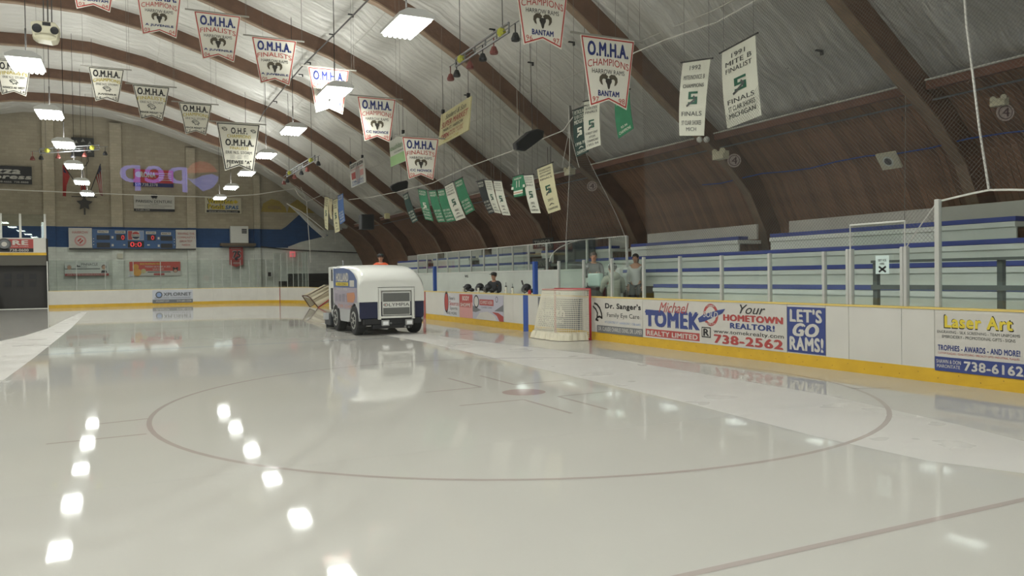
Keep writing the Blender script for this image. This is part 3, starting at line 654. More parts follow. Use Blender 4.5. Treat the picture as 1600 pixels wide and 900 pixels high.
# ------------------------------------------------------------------ signs on the back wall
def wall_sign(name, a, c, label, bg, cat='sign', depth=.06, y=59.85, t=None):
    TL = ony(a[0], a[1], y); BR = ony(c[0], c[1], y)
    r = empty(name, ((TL.x+BR.x)/2, y, BR.z), label, cat)
    P = Panel(r, (TL.x, y, TL.z), (BR.x, y, TL.z), (TL.x, y, BR.z), .012); P.solid('panel', R4, bg, depth); return P
P = wall_sign('wall_sign', (-62, 256), (50, 288), 'black pizza sign with white lettering high on the block wall', INK, y=59.6)
P.text('Mazza', .12, .1, .83, .44, OFFW, .05, .15); P.text('Express', .2, .48, .99, .80, OFFW, .05, .15); P.text('738-6666  738-8888', .5, .85, .95, .95, OFFW)
P = wall_sign('wall_sign', (208, 264), (271, 293), 'red sign with white lettering and dark foot above the denture sign', mat('sign_red', 'c03a3c', .5))
P.rect(0, .78, 1, 1, NAVY); P.text('RONA', .18, .14, .55, .45, OFFW, .05); P.disc(.13, .3, .08, OFFW); P.text('519.738.2378', .04, .80, .6, .97, OFFW, .02)
for k in range(4): P.line([(.64, .2+.13*k), (.95, .2+.13*k)], .05, OFFW)
P = wall_sign('wall_sign', (209, 305), (273, 331), 'white denture clinic sign with a tooth emblem over the scoreboard', mat('sign_white', 'cfcdc4', .5))
P.rect(0, .84, 1, 1, INK); P.text('PARISIEN DENTURE', .05, .28, .94, .46, GREYT, .02); P.text('CLINIC', .4, .50, .6, .57, GREYT); P.text('COMPLETE REMOVABLE DENTURES PARTIALS AND REPAIRS', .07, .62, .93, .68, GREYT); P.text('FREE CONSULTATION', .25, .73, .75, .78, GREYT)
P.text('519-682-2299', .04, .87, .38, .97, OFFW, .02); P.solid('tooth_emblem', [(.42, .08), (.44, -.12), (.50, -.08), (.56, -.12), (.58, .05), (.54, .2), (.5, .1), (.46, .2)], MATS['sign_white'], .06)
P.line([(.42, .06), (.435, -.10), (.50, -.06), (.555, -.10), (.57, .05), (.54, .18), (.5, .1), (.46, .18)], .03, INK, closed=True)
P = wall_sign('wall_sign', (320, 308), (377, 334), 'cream sign with yellow lettering of a pool company right of the denture sign', mat('sign_cream', 'cfc8ae', .5))
for dx, m_, l in ((.0, INK, 1), (.02, YEL, 2)):
    P.text('Waterbee', .07+dx, .08+dx, .76+dx, .36+dx, m_, .06, layer=l); P.text('Pools', .07+dx, .42+dx, .52+dx, .72+dx, m_, .06, layer=l)
P.text('SPAS', .56, .50, .92, .72, mat('sign_blue', '3a679a', .5), .08, .2); P.rect(.04, .80, .96, .95, INK); P.text('www.waterbee.com', .1, .82, .9, .93, OFFW, .02)
P.shape([(.84, .12), (.92, .26), (.84, .38), (.78, .26)], YEL, 2)
# scoreboard
TL = ony(107, 356, 59.5); BR = ony(306, 388.5, 59.5)
sb = empty('scoreboard', ((TL.x+BR.x)/2, 59.5, BR.z), 'blue scoreboard with red digits between two white name panels', 'scoreboard')
def sbp(a, c, m_, name, lift=.02, t=.25):
    p = ony(a[0], a[1], 59.5); q = ony(c[0], c[1], 59.5); P = Panel(sb, (p.x, 59.45, p.z), (q.x, 59.45, p.z), (p.x, 59.45, q.z), lift); P.solid(name, R4, m_, t); return P
P = sbp((107, 356), (144, 387.5), OFFW, 'name_panel'); P.text('HARROW', .16, .16, .84, .28, RED, .01); P.disc(.5, .64, .26, PINK, 1); P.disc(.5, .64, .18, OFFW, 2); P.line([(.40, .66), (.52, .54)], .09, RED, 3); P.line([(.48, .76), (.60, .62)], .09, RED, 3)
P = sbp((274.5, 359), (306.5, 388.5), OFFW, 'name_panel')
for k, t in enumerate(('SERVING THE', "COMMUNITY'S", 'GREATEST', 'NEEDS')): P.text(t, (.08, .06, .18, .3)[k], .15+.2*k, (.92, .94, .82, .7)[k], .26+.2*k, RED2, .01)
P = sbp((144, 358), (274.5, 388.5), mat('board_blue', '2f5788', .5), 'score_panel', t=.2)
LED = mat('led_red', (.9, .04, .05), .4, emit=.6)
for u0, v0, u1, v1 in ((.05, .31, .205, .55), (.05, .70, .205, .96), (.28, .27, .385, .57), (.415, .62, .61, .95), (.65, .27, .755, .57), (.815, .33, .96, .58), (.815, .73, .96, .97)): P.rect(u0, v0, u1, v1, BLACK, name='display')
P.rect(.415, .06, .61, .55, OFFW, 1, 'logo_panel'); P.rect(.42, .08, .47, .53, RED2, 2); P.rect(.555, .08, .605, .53, SKY, 2)
P.disc(.5125, .31, .052, OFFW, 3); P.disc(.5125, .31, .048, RED, 4, 20, 160); P.disc(.5125, .31, .048, mat('globe_blue', '1d2340', .5), 4, 200, 340); P.text('PEPSI-COLA', .465, .27, .56, .35, INK, .02, layer=5)
P.text('0:0', .445, .66, .58, .91, LED, .03, layer=3); P.text('0', .34, .31, .375, .54, LED, .01, layer=3); P.text('0', .70, .31, .735, .54, LED, .01, layer=3)
for t, u0, u1, v0 in (('PENALTY', .06, .19, .06), ('HOME', .265, .39, .07), ('VISITORS', .635, .76, .09), ('PENALTY', .82, .945, .13)): P.rect(u0, v0, u1, v0+.14, OFFW, 1, 'caption'); P.text(t, u0+.012, v0+.03, u1-.012, v0+.11, INK, .02, layer=2)
for u, v in ((.235, .42), (.235, .83), (.79, .45), (.79, .85)): P.rect(u-.012, v-.06, u+.012, v+.06, OFFW, 1, 'period_light')
for v in (.5, .64, .8):
    P.disc(.014, v, .006, OFFW); P.disc(.985, v, .006, OFFW)
P.rect(.36, .78, .385, .84, OFFW); P.rect(.65, .78, .68, .84, OFFW)
B().box((TL.x, 59.5, BR.z-.08), (BR.x, 59.6, BR.z)).obj('frame_rail', WIRE, sb)
P = wall_sign('wall_banner', (101, 409), (170, 430.5), 'white banner with two portraits and a mountain mark under the left of the scoreboard', mat('banner_white', 'c5c8c2', .5), y=59.65)
P.text('PINNACLE', .37, .1, .75, .28, GREYT, 0); P.text('PLACE', .37, .34, .5, .42, GREYT, 0); P.rect(0, .48, .8, .54, GREYT); P.rect(0, .84, 1, 1, RED2); P.text('YOUR TRUSTED NEIGHBOURS IN REAL ESTATE', .05, .87, .95, .97, OFFW)
P.shape([(.24, .38), (.28, .2), (.31, .3), (.33, .26), (.36, .38)], GREYT)
for u, hc in ((.10, 'a9a49c'), (.89, '4a423a')):
    P.shape([(u-.07, .80), (u-.05, .62), (u+.05, .62), (u+.08, .80)], INK if u > .5 else OFFW, 2, 'portrait'); P.disc(u, .38, .055, flat(hc), 2, ry=.06); P.disc(u, .42, .043, mat('portrait_skin', 'b08a72', .6), 3, ry=.055)
P = wall_sign('wall_banner', (202, 409), (282, 430.5), 'red and white autumn banner on the lower wall', mat('banner_red', 'c2483c', .5), y=59.9)
P.root['label'] = 'red and white autumn banner with an orange pumpkin on the lower wall'
P.rect(0, .66, 1, 1, OFFW, 1); P.text('2022 PUMPKIN FEST', .2, .1, .62, .22, YEL, .02); P.text('TUESDAY OCTOBER 14, 2022', .3, .3, .8, .43, OFFW, .02); P.text('SAVE DATE', .45, .48, .67, .6, OFFW, .02); P.rect(.47, .82, .68, .96, RED2, 2); P.rect(.35, .71, .8, .76, INK, 2)
P.disc(.12, .36, .06, mat('pumpkin', 'd99a3c', .6), 3); P.disc(.15, .75, .08, MATS['pumpkin'], 3); P.disc(.27, .66, .05, mat('petals', 'c9b98a', .6), 3)
P.disc(.90, .62, .05, INK, 3); P.disc(.90, .66, .035, flat('b9907a'), 4); P.disc(.865, .46, .02, INK, 3); P.disc(.935, .46, .02, INK, 3)
# red pennant with 75
P = wall_sign('wall_banner', (358, 384), (380, 413), 'dark red anniversary pennant with black 75 under the shelf', RED2, y=59.5)
B().prism([P.P(0, 1), P.P(1, 1), P.P(.93, 1.04), P.P(.5, 1.14), P.P(.07, 1.04)], (0, .06, 0)).obj('hem', RED2, P.root)
P.text('75', .25, .28, .83, .66, OFFW, .10, .1, layer=1); P.text('75', .28, .30, .80, .64, INK, .05, .1, layer=2); P.text('ANNIVERSARY', .12, .12, .88, .18, OFFW); P.text('HARROW', .25, .88, .75, .98, OFFW, .02); P.disc(.5, .7, .12, INK, 2)
# white control box on its shelf
p, q_ = ony(345, 376, 59.2), ony(400, 384, 59.2)
sh = empty('wall_shelf', ((p.x+q_.x)/2, 59.2, q_.z), 'brown bracket shelf fixed to the block wall under the white cabinet', 'shelf')
B().box((p.x, 59.2, q_.z), (q_.x, 60, q_.z+.18)).obj('shelf_board', mat('shelf_wood', '6a5c49', .7), sh); B().box((p.x+.1, 59.2, q_.z-.1), (q_.x-.1, 59.3, q_.z)).obj('bracket', WIRE, sh)
zs = q_.z+.18; p, q_ = ony(360, 353, 59.3), ony(388.5, 375, 59.3)
bx = empty('wall_cabinet', ((p.x+q_.x)/2, 59.3, zs), 'white metal cabinet with black vent standing on the wall shelf', 'cabinet')
B().box((p.x, 59.3, zs+.01), (q_.x, 59.9, p.z)).obj('body', WHITE, bx, bevel=.03)
for k in range(3): B().box((p.x+(q_.x-p.x)*.62, 59.26, p.z-.28-.12*k), (p.x+(q_.x-p.x)*.9, 59.3, p.z-.2-.12*k)).obj('vent_slot', BLACK, bx)
# loudspeaker cluster on the wall
P = wall_sign('loudspeaker', (111, 214), (147, 244.5), 'dark square loudspeaker cluster with pale cones high on the block wall', mat('speaker_dark', '383836', .6), 'loudspeaker', .3, 59.5)
for u, v in ((.22, .25), (.52, .15), (.82, .27), (.35, .72), (.8, .72)): P.shape([(u-.1, v+.1), (u, v-.1), (u+.1, v+.1), (u+.04, v+.06)], mat('cone_grey', '8f8f88', .5), 2, 'horn')
B().tube([ony(x, y, 59.7) for x, y in ((137, 245), (138, 252), (134, 259), (128, 260))], .03, 5).obj('lead', WIRE, P.root)
# flags
def flag(px, py, poles, label, cols, kind):
    r = empty('flag', ony(px, py, 59.4), label, 'flag')
    a, c = [ony(x, y, 59.3) for x, y in poles]
    B().tube([a, c], .03, 6).obj('flagpole', WIRE, r); return r
def cloth(root, grid, m_, name='cloth'):
    b = B(); g = [[ony(x, y, 59.25+.12*math.sin(i*1.3+j)) for i, (x, y) in enumerate(row)] for j, row in enumerate(grid)]
    for j in range(len(g)-1):
        for i in range(len(g[0])-1): b.prism([g[j][i], g[j][i+1], g[j+1][i+1], g[j+1][i]], (0, .02, 0))
    return b.obj(name, m_, root)
FR = mat('flag_red', 'a8302e', .8); FW = mat('flag_white', 'cfc6bd', .8); FN = mat('flag_navy', '2a2d4a', .8)
r = flag(100, 257, ((99, 257), (121, 290)), 'red ensign flag drooping at the left of three wall flags', None, 0)
cloth(r, [[(98, 257), (104, 262)], [(98, 268), (109, 276)], [(98, 285), (104, 290)], [(98, 306), (103, 307)]], FR); cloth(r, [[(99, 262), (103, 264)], [(99, 269), (105, 272)]], FN, 'canton')
r = flag(129, 254, ((128, 254), (130, 303)), 'red and white flag drooping in the middle of three wall flags', None, 0)
cloth(r, [[(127, 256), (129, 255)], [(127, 275), (132, 276)], [(126, 295), (134, 298)], [(129, 303), (134, 300)]], FR); cloth(r, [[(129, 262), (132, 268)], [(129, 280), (134, 285)]], FW, 'white_field')
r = flag(157, 256, ((157, 256), (141, 300)), 'striped flag with navy canton at the right of three wall flags', None, 0)
for k in range(6):
    cloth(r, [[(149.5+1.6*k, 276-3*k*.7), (151+1.6*k, 275.5-3*k*.7)], [(154+1.0*k, 290), (155+1.0*k, 290)], [(156+.8*k, 304+k*.5), (157+.8*k, 304+k*.5)]], FR if k % 2 == 0 else FW, 'stripe')
cloth(r, [[(155, 259), (157, 257)], [(151, 272), (159, 272)]], FN, 'canton')
r = empty('flag_holder', ony(132, 322, 59.6), 'dark star shaped metal holder below the three wall flags', 'flag holder')
c = ony(132, 318, 59.5); b = B(); b.prism([(c.x+ (.48 if i % 2 == 0 else .25)*math.sin(i*math.pi/5), 59.4, c.z+(.48 if i % 2 == 0 else .25)*math.cos(i*math.pi/5)) for i in range(10)], (0, .3, 0)); b.obj('star_plate', WIRE, r)
B().box((c.x-.75, 59.5, c.z+.42), (c.x+.75, 59.56, c.z+.48)).obj('cross_bar', WIRE, r); B().box((c.x-.05, 59.45, c.z-.75), (c.x+.05, 59.55, c.z-.3)).obj('stem', WIRE, r)
# small wall fittings
P = wall_sign('exit_sign', (453, 393), (461.5, 401.5), 'small red lit exit sign on the right of the end wall', mat('exit_red', (.75, .14, .16), .5, emit=.8), 'exit sign', .12, 59.7); P.text('EXIT', .1, .3, .9, .7, OFFW, .02)
P = wall_sign('fire_box', (416, 424), (426, 433), 'small white wall box with black screen behind the far glass', WHITE, 'wall box', .2, 59.6); P.rect(.25, .15, .75, .85, BLACK)
P = wall_sign('emergency_light', (183, 396), (192, 404), 'small pale emergency light on the pilaster under the scoreboard', mat('pale_plastic', 'c0bda8', .5), 'wall light', .15, 59.6)
p, q_ = ony(435, 428, 59.8), ony(520, 447, 59.8); r = empty('dark_mats', (p.x+1.4, 59.2, 0), 'dark stacked mats and seats behind the far corner glass', 'mats')
B().box((p.x, 59.0, 0), (q_.x, 59.8, 1.45)).obj('mat_stack', DARK, r, bevel=.05); B().box((p.x+.6, 59.0, 1.45), (q_.x, 59.8, p.z)).obj('mat_stack', DARK, r, bevel=.05)
r = empty('wall_pipe', (10, 59.8, 4), 'dark pipe sloping across the end wall below the blue band', 'pipe'); B().tube([ony(x, y, 59.8) for x, y in ((398, 384), (420, 387), (450, 390), (480, 391.5), (560, 395))], .04, 6).obj('pipe', WIRE, r)
# xplornet ad on the end boards
P = wall_sign('advertising_panel', (238, 453.5), (301.5, 472.5), 'small blue and white advertisement with round mark on the far end boards', mat('ad_pale', 'b9bcc4', .45), 'sign', .01, YE-.012)
P.root['label'] = 'small blue and white advertisement with round mark on the far end boards'
P.disc(.16, .36, .085, GREYT, 1); P.disc(.16, .36, .06, SKY, 2); P.text('XPLORNET', .27, .2, .96, .46, GREYT, .02); P.text('ALWAYS RURAL CANADIAN INTERNET', .05, .56, .95, .64, GREYT); P.rect(0, .72, 1, 1, GREY2, 1); P.text('519-682-2220', .6, .78, .96, .92, OFFW, .02); P.text('XPLORNET.COM', .08, .78, .4, .92, OFFW, .01)
b = B(); p = ony(437, 470, YE-.3); b.box((p.x-.04, 55.2, 0), (p.x+.04, 55.3, 0)); 
# resurfacer gate, lifted
gg = empty('lifting_gate', ((gate_x0+gate_x1)/2, YE, 3.0), 'raised resurfacer gate of white boards with glass and a red advertisement', 'gate')
z0 = 3.27; z1 = 4.33
B().box((gate_x0, YE-.02, z0), (gate_x1, YE+.08, z1)).obj('board_panel', BOARD, gg); B().box((gate_x0, YE-.05, z0), (gate_x1, YE+.08, z0+.16)).obj('kick_strip', KICK, gg)
B().box((gate_x0, YE-.02, z0-.62), (gate_x1, YE+.1, z0)).obj('lower_beam', mat('beam_grey', '55524a', .7), gg)
for px in (1, 31.5, 70): x = ony(px, 350, YE).x; B().box((x-.06, YE, z1), (x+.06, YE+.08, 5.8)).obj('post', WHITE, gg)
B().box((gate_x0, YE+.03, z1), (gate_x1-.1, YE+.045, 5.78)).obj('pane', GLASS_FAR, gg)
TLx = ony(0, 376, YE).x-1.9; TRx = ony(52, 376, YE).x; P = Panel(gg, (TLx, YE-.03, 4.25), (TRx, YE-.03, 4.25), (TLx, YE-.03, 3.47), .01); P.solid('advert', R4, RED2, .01, label='red advertisement')
P.text('ENC', .06, .12, .42, .44, OFFW, .05); P.disc(.585, .40, .10, GREYT, 1); P.disc(.585, .40, .075, GREY2, 2); P.disc(.585, .4, .04, OFFW, 3); P.text('RE', .71, .1, .92, .44, OFFW, .05); P.rect(0, .72, 1, 1, INK); P.text('738-0600', .66, .76, .93, .95, OFFW, .03); P.text('CORK HYDRO', .68, .53, .93, .62, OFFW, .01)
dr = empty('door_1', (-6.3, YE, 0), 'black resurfacer doorway below the raised gate', kind='structure')
B().box((gate_x0, YE+.35, 0), (gate_x1+.02, YE+.45, 3.2)).obj('dark_door', mat('door_black', '2a2725', .6), dr)
for x, y in ((12, 432), (31.5, 432), (51, 432), (12, 444), (31.5, 444), (51, 444)): p = ony(x, y, YE+.33); B().box((p.x-.18, YE+.31, p.z-.16), (p.x+.18, YE+.35, p.z+.16)).obj('door_window', BLACK, dr)
B().box((gate_x1-.02, YE-.02, 0), (gate_x1+.06, YE+.4, 4.3)).obj('jamb', DARK, dr); B().box((gate_x1, YE-.05, 0), (gate_x1+.05, YE-.02, 2.9)).obj('white_jamb', WHITE, dr)
B().box((gate_x0, YE-.05, 0), (gate_x1, YE+.05, .03)).obj('threshold', WHITE, dr)
# ------------------------------------------------------------------ high bay lamps
def lamp(x, y, z, label, real=True, src=None):
    r = empty('high_bay_lamp', (x, y, z), label, 'ceiling lamp', None)
    if src:
        for ch in src.children:
            c = ch.copy(); COL.objects.link(c); c.parent = r
    else:
        b = B(); b.prism([(x-.36, y-.66, z+.12), (x-.18, y-.66, z+.22), (x+.18, y-.66, z+.22), (x+.36, y-.66, z+.12), (x+.36, y-.66, z+.06), (x-.36, y-.66, z+.06)], (0, 1.32, 0)); b.obj('reflector_housing', mat('lamp_housing', 'd0d0cc', .4), r)
        b = B()
        for k in range(6): b.tube([(x-.27+.108*k, y-.60, z+.03), (x-.27+.108*k, y+.60, z+.03)], .045, 6)
        b.obj('lamp_tubes', LAMPM, r)
    b = B(); zt = roofpt(x)-.1
    b.tube([(x, y, z+.24), (x, y, z+.9)], .02, 5); b.tube([(x, y, z+.9), (x, y, zt)], .012, 4); b.obj('hanger', WIRE, r)
    lamp_light(x, y, z-.03); return r
src = None
ROW = [(5.2, 'right'), (-2.06, 'middle'), (-9.4, 'left')]
ordn = ['nearest', 'second', 'third', 'fourth', 'fifth', 'sixth', 'seventh', 'farthest']
for x, nm in ROW:
    ks = [k for k in range(len(LIGHT_Y))]
    for k in ks:
        y = LIGHT_Y[k]
        vis = (nm == 'right' and k >= 3) or (nm == 'middle' and k >= 4)
        if vis:
            j = k-(3 if nm == 'right' else 4)
            lb = 'lit hanging high bay lamp, %s of the visible %s row over the ice' % (ordn[j], nm)
        else: lb = 'lit hanging high bay lamp outside the view of the photo'
        r = lamp(x, y, 6.66, lb, src=src); src = src or r
        if not vis: r['group'] = 'lamps outside the view'
# ------------------------------------------------------------------ championship banners (three rows across the hall)
HORN = mat('ram_horn', '4e4634', .6); FACE = mat('ram_face', '2e2a22', .6)
def ram(P, cx, cy, s):
    k = P.W/P.H
    def q(pts, sx=1): return [(cx+sx*x*s, cy-y*s*k) for x, y in pts]
    polys = []
    for sx in (-1, 1):
        cen = [(.12, .36), (.34, .50), (.58, .50), (.76, .34), (.80, .10), (.70, -.14), (.60, -.26)]; wd = [.18, .22, .21, .18, .14, .09, .02]
        L, Rr = [], []
        for i, (a, c) in enumerate(cen):
            e = cen[min(i+1, 6)]; g = cen[max(i-1, 0)]; d = Vector((e[0]-g[0], e[1]-g[1])).normalized()
            L.append((a-d.y*wd[i], c+d.x*wd[i])); Rr.append((a+d.y*wd[i], c-d.x*wd[i]))
        for i in range(6): polys.append(q([L[i], L[i+1], Rr[i+1], Rr[i]], sx))
    P.shapes(polys, HORN, 2, 'ram_horns')
    P.shape(q([(-.30, .34), (.30, .34), (.32, .05), (.17, -.2), (.12, -.45), (.05, -.6), (-.05, -.6), (-.12, -.45), (-.17, -.2), (-.32, .05)]), FACE, 3, 'ram_face')
def storm(P, cx, cy, s):
    k = P.W/P.H; pts = [(-.9, .3), (-.5, .62), (.1, .66), (.55, .4), (.9, -.1), (.5, -.05), (.62, -.5), (.2, -.25), (-.1, -.5), (-.25, -.05), (-.7, .0), (-.4, .25)]
    P.line([(cx+x*s, cy-y*s*k) for x, y in pts], .018, GREYT, 2, True, 'storm_mark'); P.line([(cx+x*s, cy-y*s*k) for x, y in ((-.3, .3), (.1, .35), (.3, .1))], .015, GREYT, 2, name='storm_mark')
def banner(row, TLp, TRp, BLp, BRp, kind, team, y0, y1, label, fam):
    yp = {1: 13.0, 2: 22.4, 3: 28.5}[row]
    TL, TR, BL, BR = [ony(*p, yp) for p in (TLp, TRp, BLp, BRp)]
    W = TR.x-TL.x; zt = (TL.z+TR.z)/2; H = zt-(BL.z+BR.z)/2
    ins = ((BL.x-TL.x)+(TR.x-BR.x))/2/W
    r = empty('championship_banner', ((TL.x+TR.x)/2, yp, zt-H), label, 'banner', None)
    P = Panel(r, (TL.x, yp, zt), (TR.x, yp, zt), (TL.x, yp, zt-H), .004)
    sw = random.uniform(-.03, .03); P.X.y += sw
    shp = [(0, 0), (1, 0), (1-ins, 1), (.5, .885), (ins, 1)]
    P.solid('cloth', shp, BANNER, .012)
    edge = {'ram': RED, 'storm': INK}[fam]
    P.line([(.025, .025), (.975, .025), (1-ins-.02, .965), (.5, .86), (ins+.02, .965)], .022*W, edge, 1, True, 'border')
    if kind == 'OHF':
        P.text('O.H.F.', .33, .10, .70, .22, INK, .04); P.text('CHAMPIONS', .24, .24, .78, .31, GOLD, .03); P.text('O.M.H.A.', .20, .34, .84, .47, INK, .05); P.text('FINALISTS', .3, .49, .72, .55, GOLD, .03)
        P.text('ERIE N.S. STORM', .2, .58, .80, .64, GREYT, .02); storm(P, .18, .14, .07); storm(P, .84, .16, .07)
        for i in range(3):
            for j in range(3): P.line([(.30+.16*j, .67+.03*i), (.40+.16*j, .67+.03*i)], .01, GREYT)
        P.text('PEEWEE "A"', .22, .77, .78, .84, INK, .04); P.text('17', ins+.05, .86, ins+.14, .93, INK, .03); P.text('18', 1-ins-.15, .87, 1-ins-.06, .94, INK, .03)
    else:
        rm_ = fam == 'ram'
        P.text('O.M.H.A.', .13, .08, .87, .27, NAVY if rm_ else INK, .05); P.text(kind, .12, .30, .88, .40, RED if rm_ else GOLD, .012 if rm_ else .03, arc=.05)
        P.text('HARROW RAMS' if rm_ else 'ERIE N.S. STORM', .20, .455, .80, .52, INK if rm_ else GREYT, .0)
        (ram if rm_ else storm)(P, .5, .635 if rm_ else .625, .18 if rm_ else .13)
        tw = min(.30, .032*len(team)); P.text(team, .5-tw, .755, .5+tw, .755+(.055 if len(team) > 7 else .075), NAVY if rm_ else INK, .04)
        P.text(y0, ins+.04, .85, ins+.155, .925, RED if rm_ else INK, .01); P.text(y1, 1-ins-.155, .85, 1-ins-.04, .925, RED if rm_ else INK, .01)
    B().box((TL.x-.22, yp-.015, zt-.005), (TR.x+.22, yp+.015, zt+.03)).obj('hanging_bar', mat('bar_wood', '8d8a80', .6), r)
    for x in (TL.x-.15, TR.x+.15): B().tube([(x, yp, zt+.03), (x, yp, roofpt(x)-.15)], .004, 3).obj('cord', NETM, r)
for a in (
 (1, (803, -38), (888, -30), (818, 70), (876, 78), 'CHAMPIONS', 'BANTAM', '96', '97', 'red edged champions banner reading BANTAM 96 97 cut by the top of the photo', 'ram'),
 (1, (907, 54), (990, 64), (922, 168), (978, 171), 'CHAMPIONS', 'BANTAM', '97', '98', 'largest red edged champions banner reading BANTAM 97 98', 'ram'),
 (2, (104, -62), (184, -52), (124, 14), (176, 20), 'CHAMPIONS', 'CC BANTAM', '03', '04', 'red edged banner reading CC BANTAM 03 04 mostly above the photo', 'ram'),
 (2, (211, -24), (284, -15), (225, 54), (278, 61), 'CHAMPIONS', 'A JUVENILE', '03', '04', 'red edged champions banner reading A JUVENILE 03 04', 'ram'),
 (2, (303, 16), (376, 26), (316, 92), (365, 98), 'FINALISTS', 'A JUVENILE', '04', '05', 'red edged finalists banner reading A JUVENILE 04 05', 'ram'),
 (2, (393, 56), (463, 65), (407, 129), (452, 136), 'FINALISTS', 'A JUVENILE', '05', '06', 'red edged finalists banner reading A JUVENILE 05 06, right of the 04 05 one', 'ram'),
 (2, (481, 105), (545, 109), (495, 176), (536, 179), 'CHAMPIONS', 'CC NOVICE', '07', '08', 'red edged champions banner reading CC NOVICE 07 08 behind a lit lamp', 'ram'),
 (2, (558, 150), (618, 155), (570, 221), (609, 222), 'CHAMPIONS', 'CC NOVICE', '08', '09', 'red edged champions banner reading CC NOVICE 08 09', 'ram'),
 (2, (628, 212), (685, 218), (637, 278), (675, 283), 'FINALISTS', 'CC NOVICE', '09', '10', 'red edged finalists banner reading CC NOVICE 09 10 above the black speaker', 'ram'),
 (3, (-8, 91), (49, 98), (6, 148), (44, 151), 'FINALISTS', 'NOVICE AE WEST', '13', '14', 'black edged finalists banner reading NOVICE 13 14 at the left edge', 'storm'),
 (3, (138, 104), (194, 109), (151, 157), (187, 162), 'CHAMPIONS', 'JUVENILE', '14', '15', 'black edged champions banner reading JUVENILE 14 15', 'storm'),
 (3, (207, 131), (265, 137), (222, 187), (256, 188), 'FINALISTS', 'MINOR MIDGET "A"', '16', '17', 'black edged finalists banner reading MINOR MIDGET 16 17', 'storm'),
 (3, (279, 159), (331, 164), (292, 208), (324, 213), 'CHAMPIONS', 'MINOR MIDGET "A"', '17', '18', 'black edged champions banner reading MINOR MIDGET 17 18', 'storm'),
 (3, (338, 190), (406, 195), (354, 267), (398, 269), 'OHF', '', '', '', 'larger banner reading O.H.F. champions and PEEWEE A 17 18', 'storm')): banner(*a)
# ------------------------------------------------------------------ green and white banners along the right side
def esslogo(P, cx, cy, w, h, m, m2):
    f = lambda a, c, e, g: [(cx+a*w, cy+c*h), (cx+e*w, cy+c*h), (cx+e*w, cy+g*h), (cx+a*w, cy+g*h)]
    P.shapes([f(-.5, -.5, .5, -.32), f(-.5, -.32, -.2, .0), f(-.5, -.08, .5, .10), f(.2, .10, .5, .5), f(-.5, .32, .5, .5)], m, 2, 'letter_mark')
    P.line([(cx+.1*w, cy-.12*h), (cx+.3*w, cy+.1*h), (cx-.6*w, cy+.62*h)], .05*P.W, m2, 3, name='stick_mark')
def side_banner(TLp, TRp, BLp, BRp, style, label, xt=10.3, lines=()):
    TL = onx(*TLp, xt); TR = onx(*TRp, xt); BL = ony(*BLp, TL.y); BR = ony(*BRp, TR.y)
    r = empty('club_banner', (TL+TR)/2, label, 'banner')
    P = Panel(r, TL, TR, BL, .004)
    bg, fg, lg = {'w': (CLOTH, GREYT, GRNPR), 'c': (CREAM, GREYT, GRNPR), 'g': (GREEN, CLOTH, CLOTH), 'd': (DGREEN, CLOTH, CLOTH), 'k': (mat('stripe_black', '262a2c', .8), CLOTH, CLOTH), 'b': (mat('cloth_blue', '4a6da8', .8), CLOTH, CLOTH), 'y': (mat('cloth_buff', 'c4b894', .8), GREYT, RED2)}[style]
    q = (BR-BL-P.X); # sideways growth of the hem
    old = P.P
    P.P = lambda u, v, w=0., P=P, q=q: P.TL+P.X*u+P.Y*v+q*(u*v)+P.n*(w+.05*math.sin(v*3.0)*(1-u*.5))
    b = B()
    for j in range(6): b.prism([P.P(0, j/6), P.P(1, j/6), P.P(1, (j+1)/6), P.P(0, (j+1)/6)], -P.n*.01)
    b.obj('cloth', bg, r)
    k = len(lines) or 6
    for t, v0, v1, u0, u1 in lines: P.text(t, u0, v0, u1, v1, fg, .03, layer=2)
    if style in 'wc' or 'S' in label: esslogo(P, .52, .50, .34, .17, lg, fg)
    B().tube([P.P(-.08, -.005), P.P(1.08, -.005)], .018, 5).obj('hanging_bar', WIRE, r)
    for u in (.05, .95):
        p = P.P(u, 0); rz = roofpt(p.x)-.1
        B().tube([p, (p.x+.02, p.y, max(rz, p.z+.2))], .004, 3).obj('cord', NETM, r)
    return P
L1 = lambda *t: [(s, a, c, .12 if len(s) > 5 else .3, .88 if len(s) > 5 else .7) for s, a, c in t]
WB = L1(('MOORETOWN', .05, .09), ('JUVENILE', .11, .15), ('NORTH SUMMIT', .17, .21), ('FINALS', .24, .28), ('2002', .70, .75), ('A', .80, .84), ('CHAMPIONS', .89, .94))
GB = L1(('MOORETOWN', .04, .10), ('MIDGET', .12, .18), ('GREY SHIELD', .60, .66), ('ST CLAIR', .70, .76), ('SHORES', .79, .85), ('CHAMPIONS', .90, .96))
side_banner((629.7, 304.9), (637.1, 300.6), (644.8, 349.4), (653.6, 344.6), 'd', 'narrow dark green banner, leftmost and alone beside the green banner row', lines=GB)
side_banner((653, 295.2), (666, 297.1), (664.6, 342.7), (677.2, 345.6), 'g', 'green banner with white S, first of the green row from the left', lines=GB)
side_banner((669.8, 298.1), (681, 297.1), (684.9, 347.5), (696.6, 346.5), 'g', 'green banner with white lettering, second of the green row from the left', lines=GB)
side_banner((683.4, 297.1), (694.2, 294.8), (698.5, 347.5), (712.5, 344.6), 'g', 'green banner with white lettering, third of the green row beside a white banner', lines=GB)
side_banner((694.6, 291.3), (707.2, 284.5), (713, 345.2), (727.6, 339.8), 'w', 'white banner with dark letter mark hanging between two green banners', lines=WB)
side_banner((710.1, 283.6), (722.1, 277.4), (728.5, 335.9), (742.1, 328.1), 'g', 'widest green banner at the right end of the green row', lines=GB)
side_banner((745, 283.6), (755.3, 280.7), (764.4, 334.9), (773.1, 332), 'k', 'black and white striped narrow banner on a wire hanger', lines=GB)
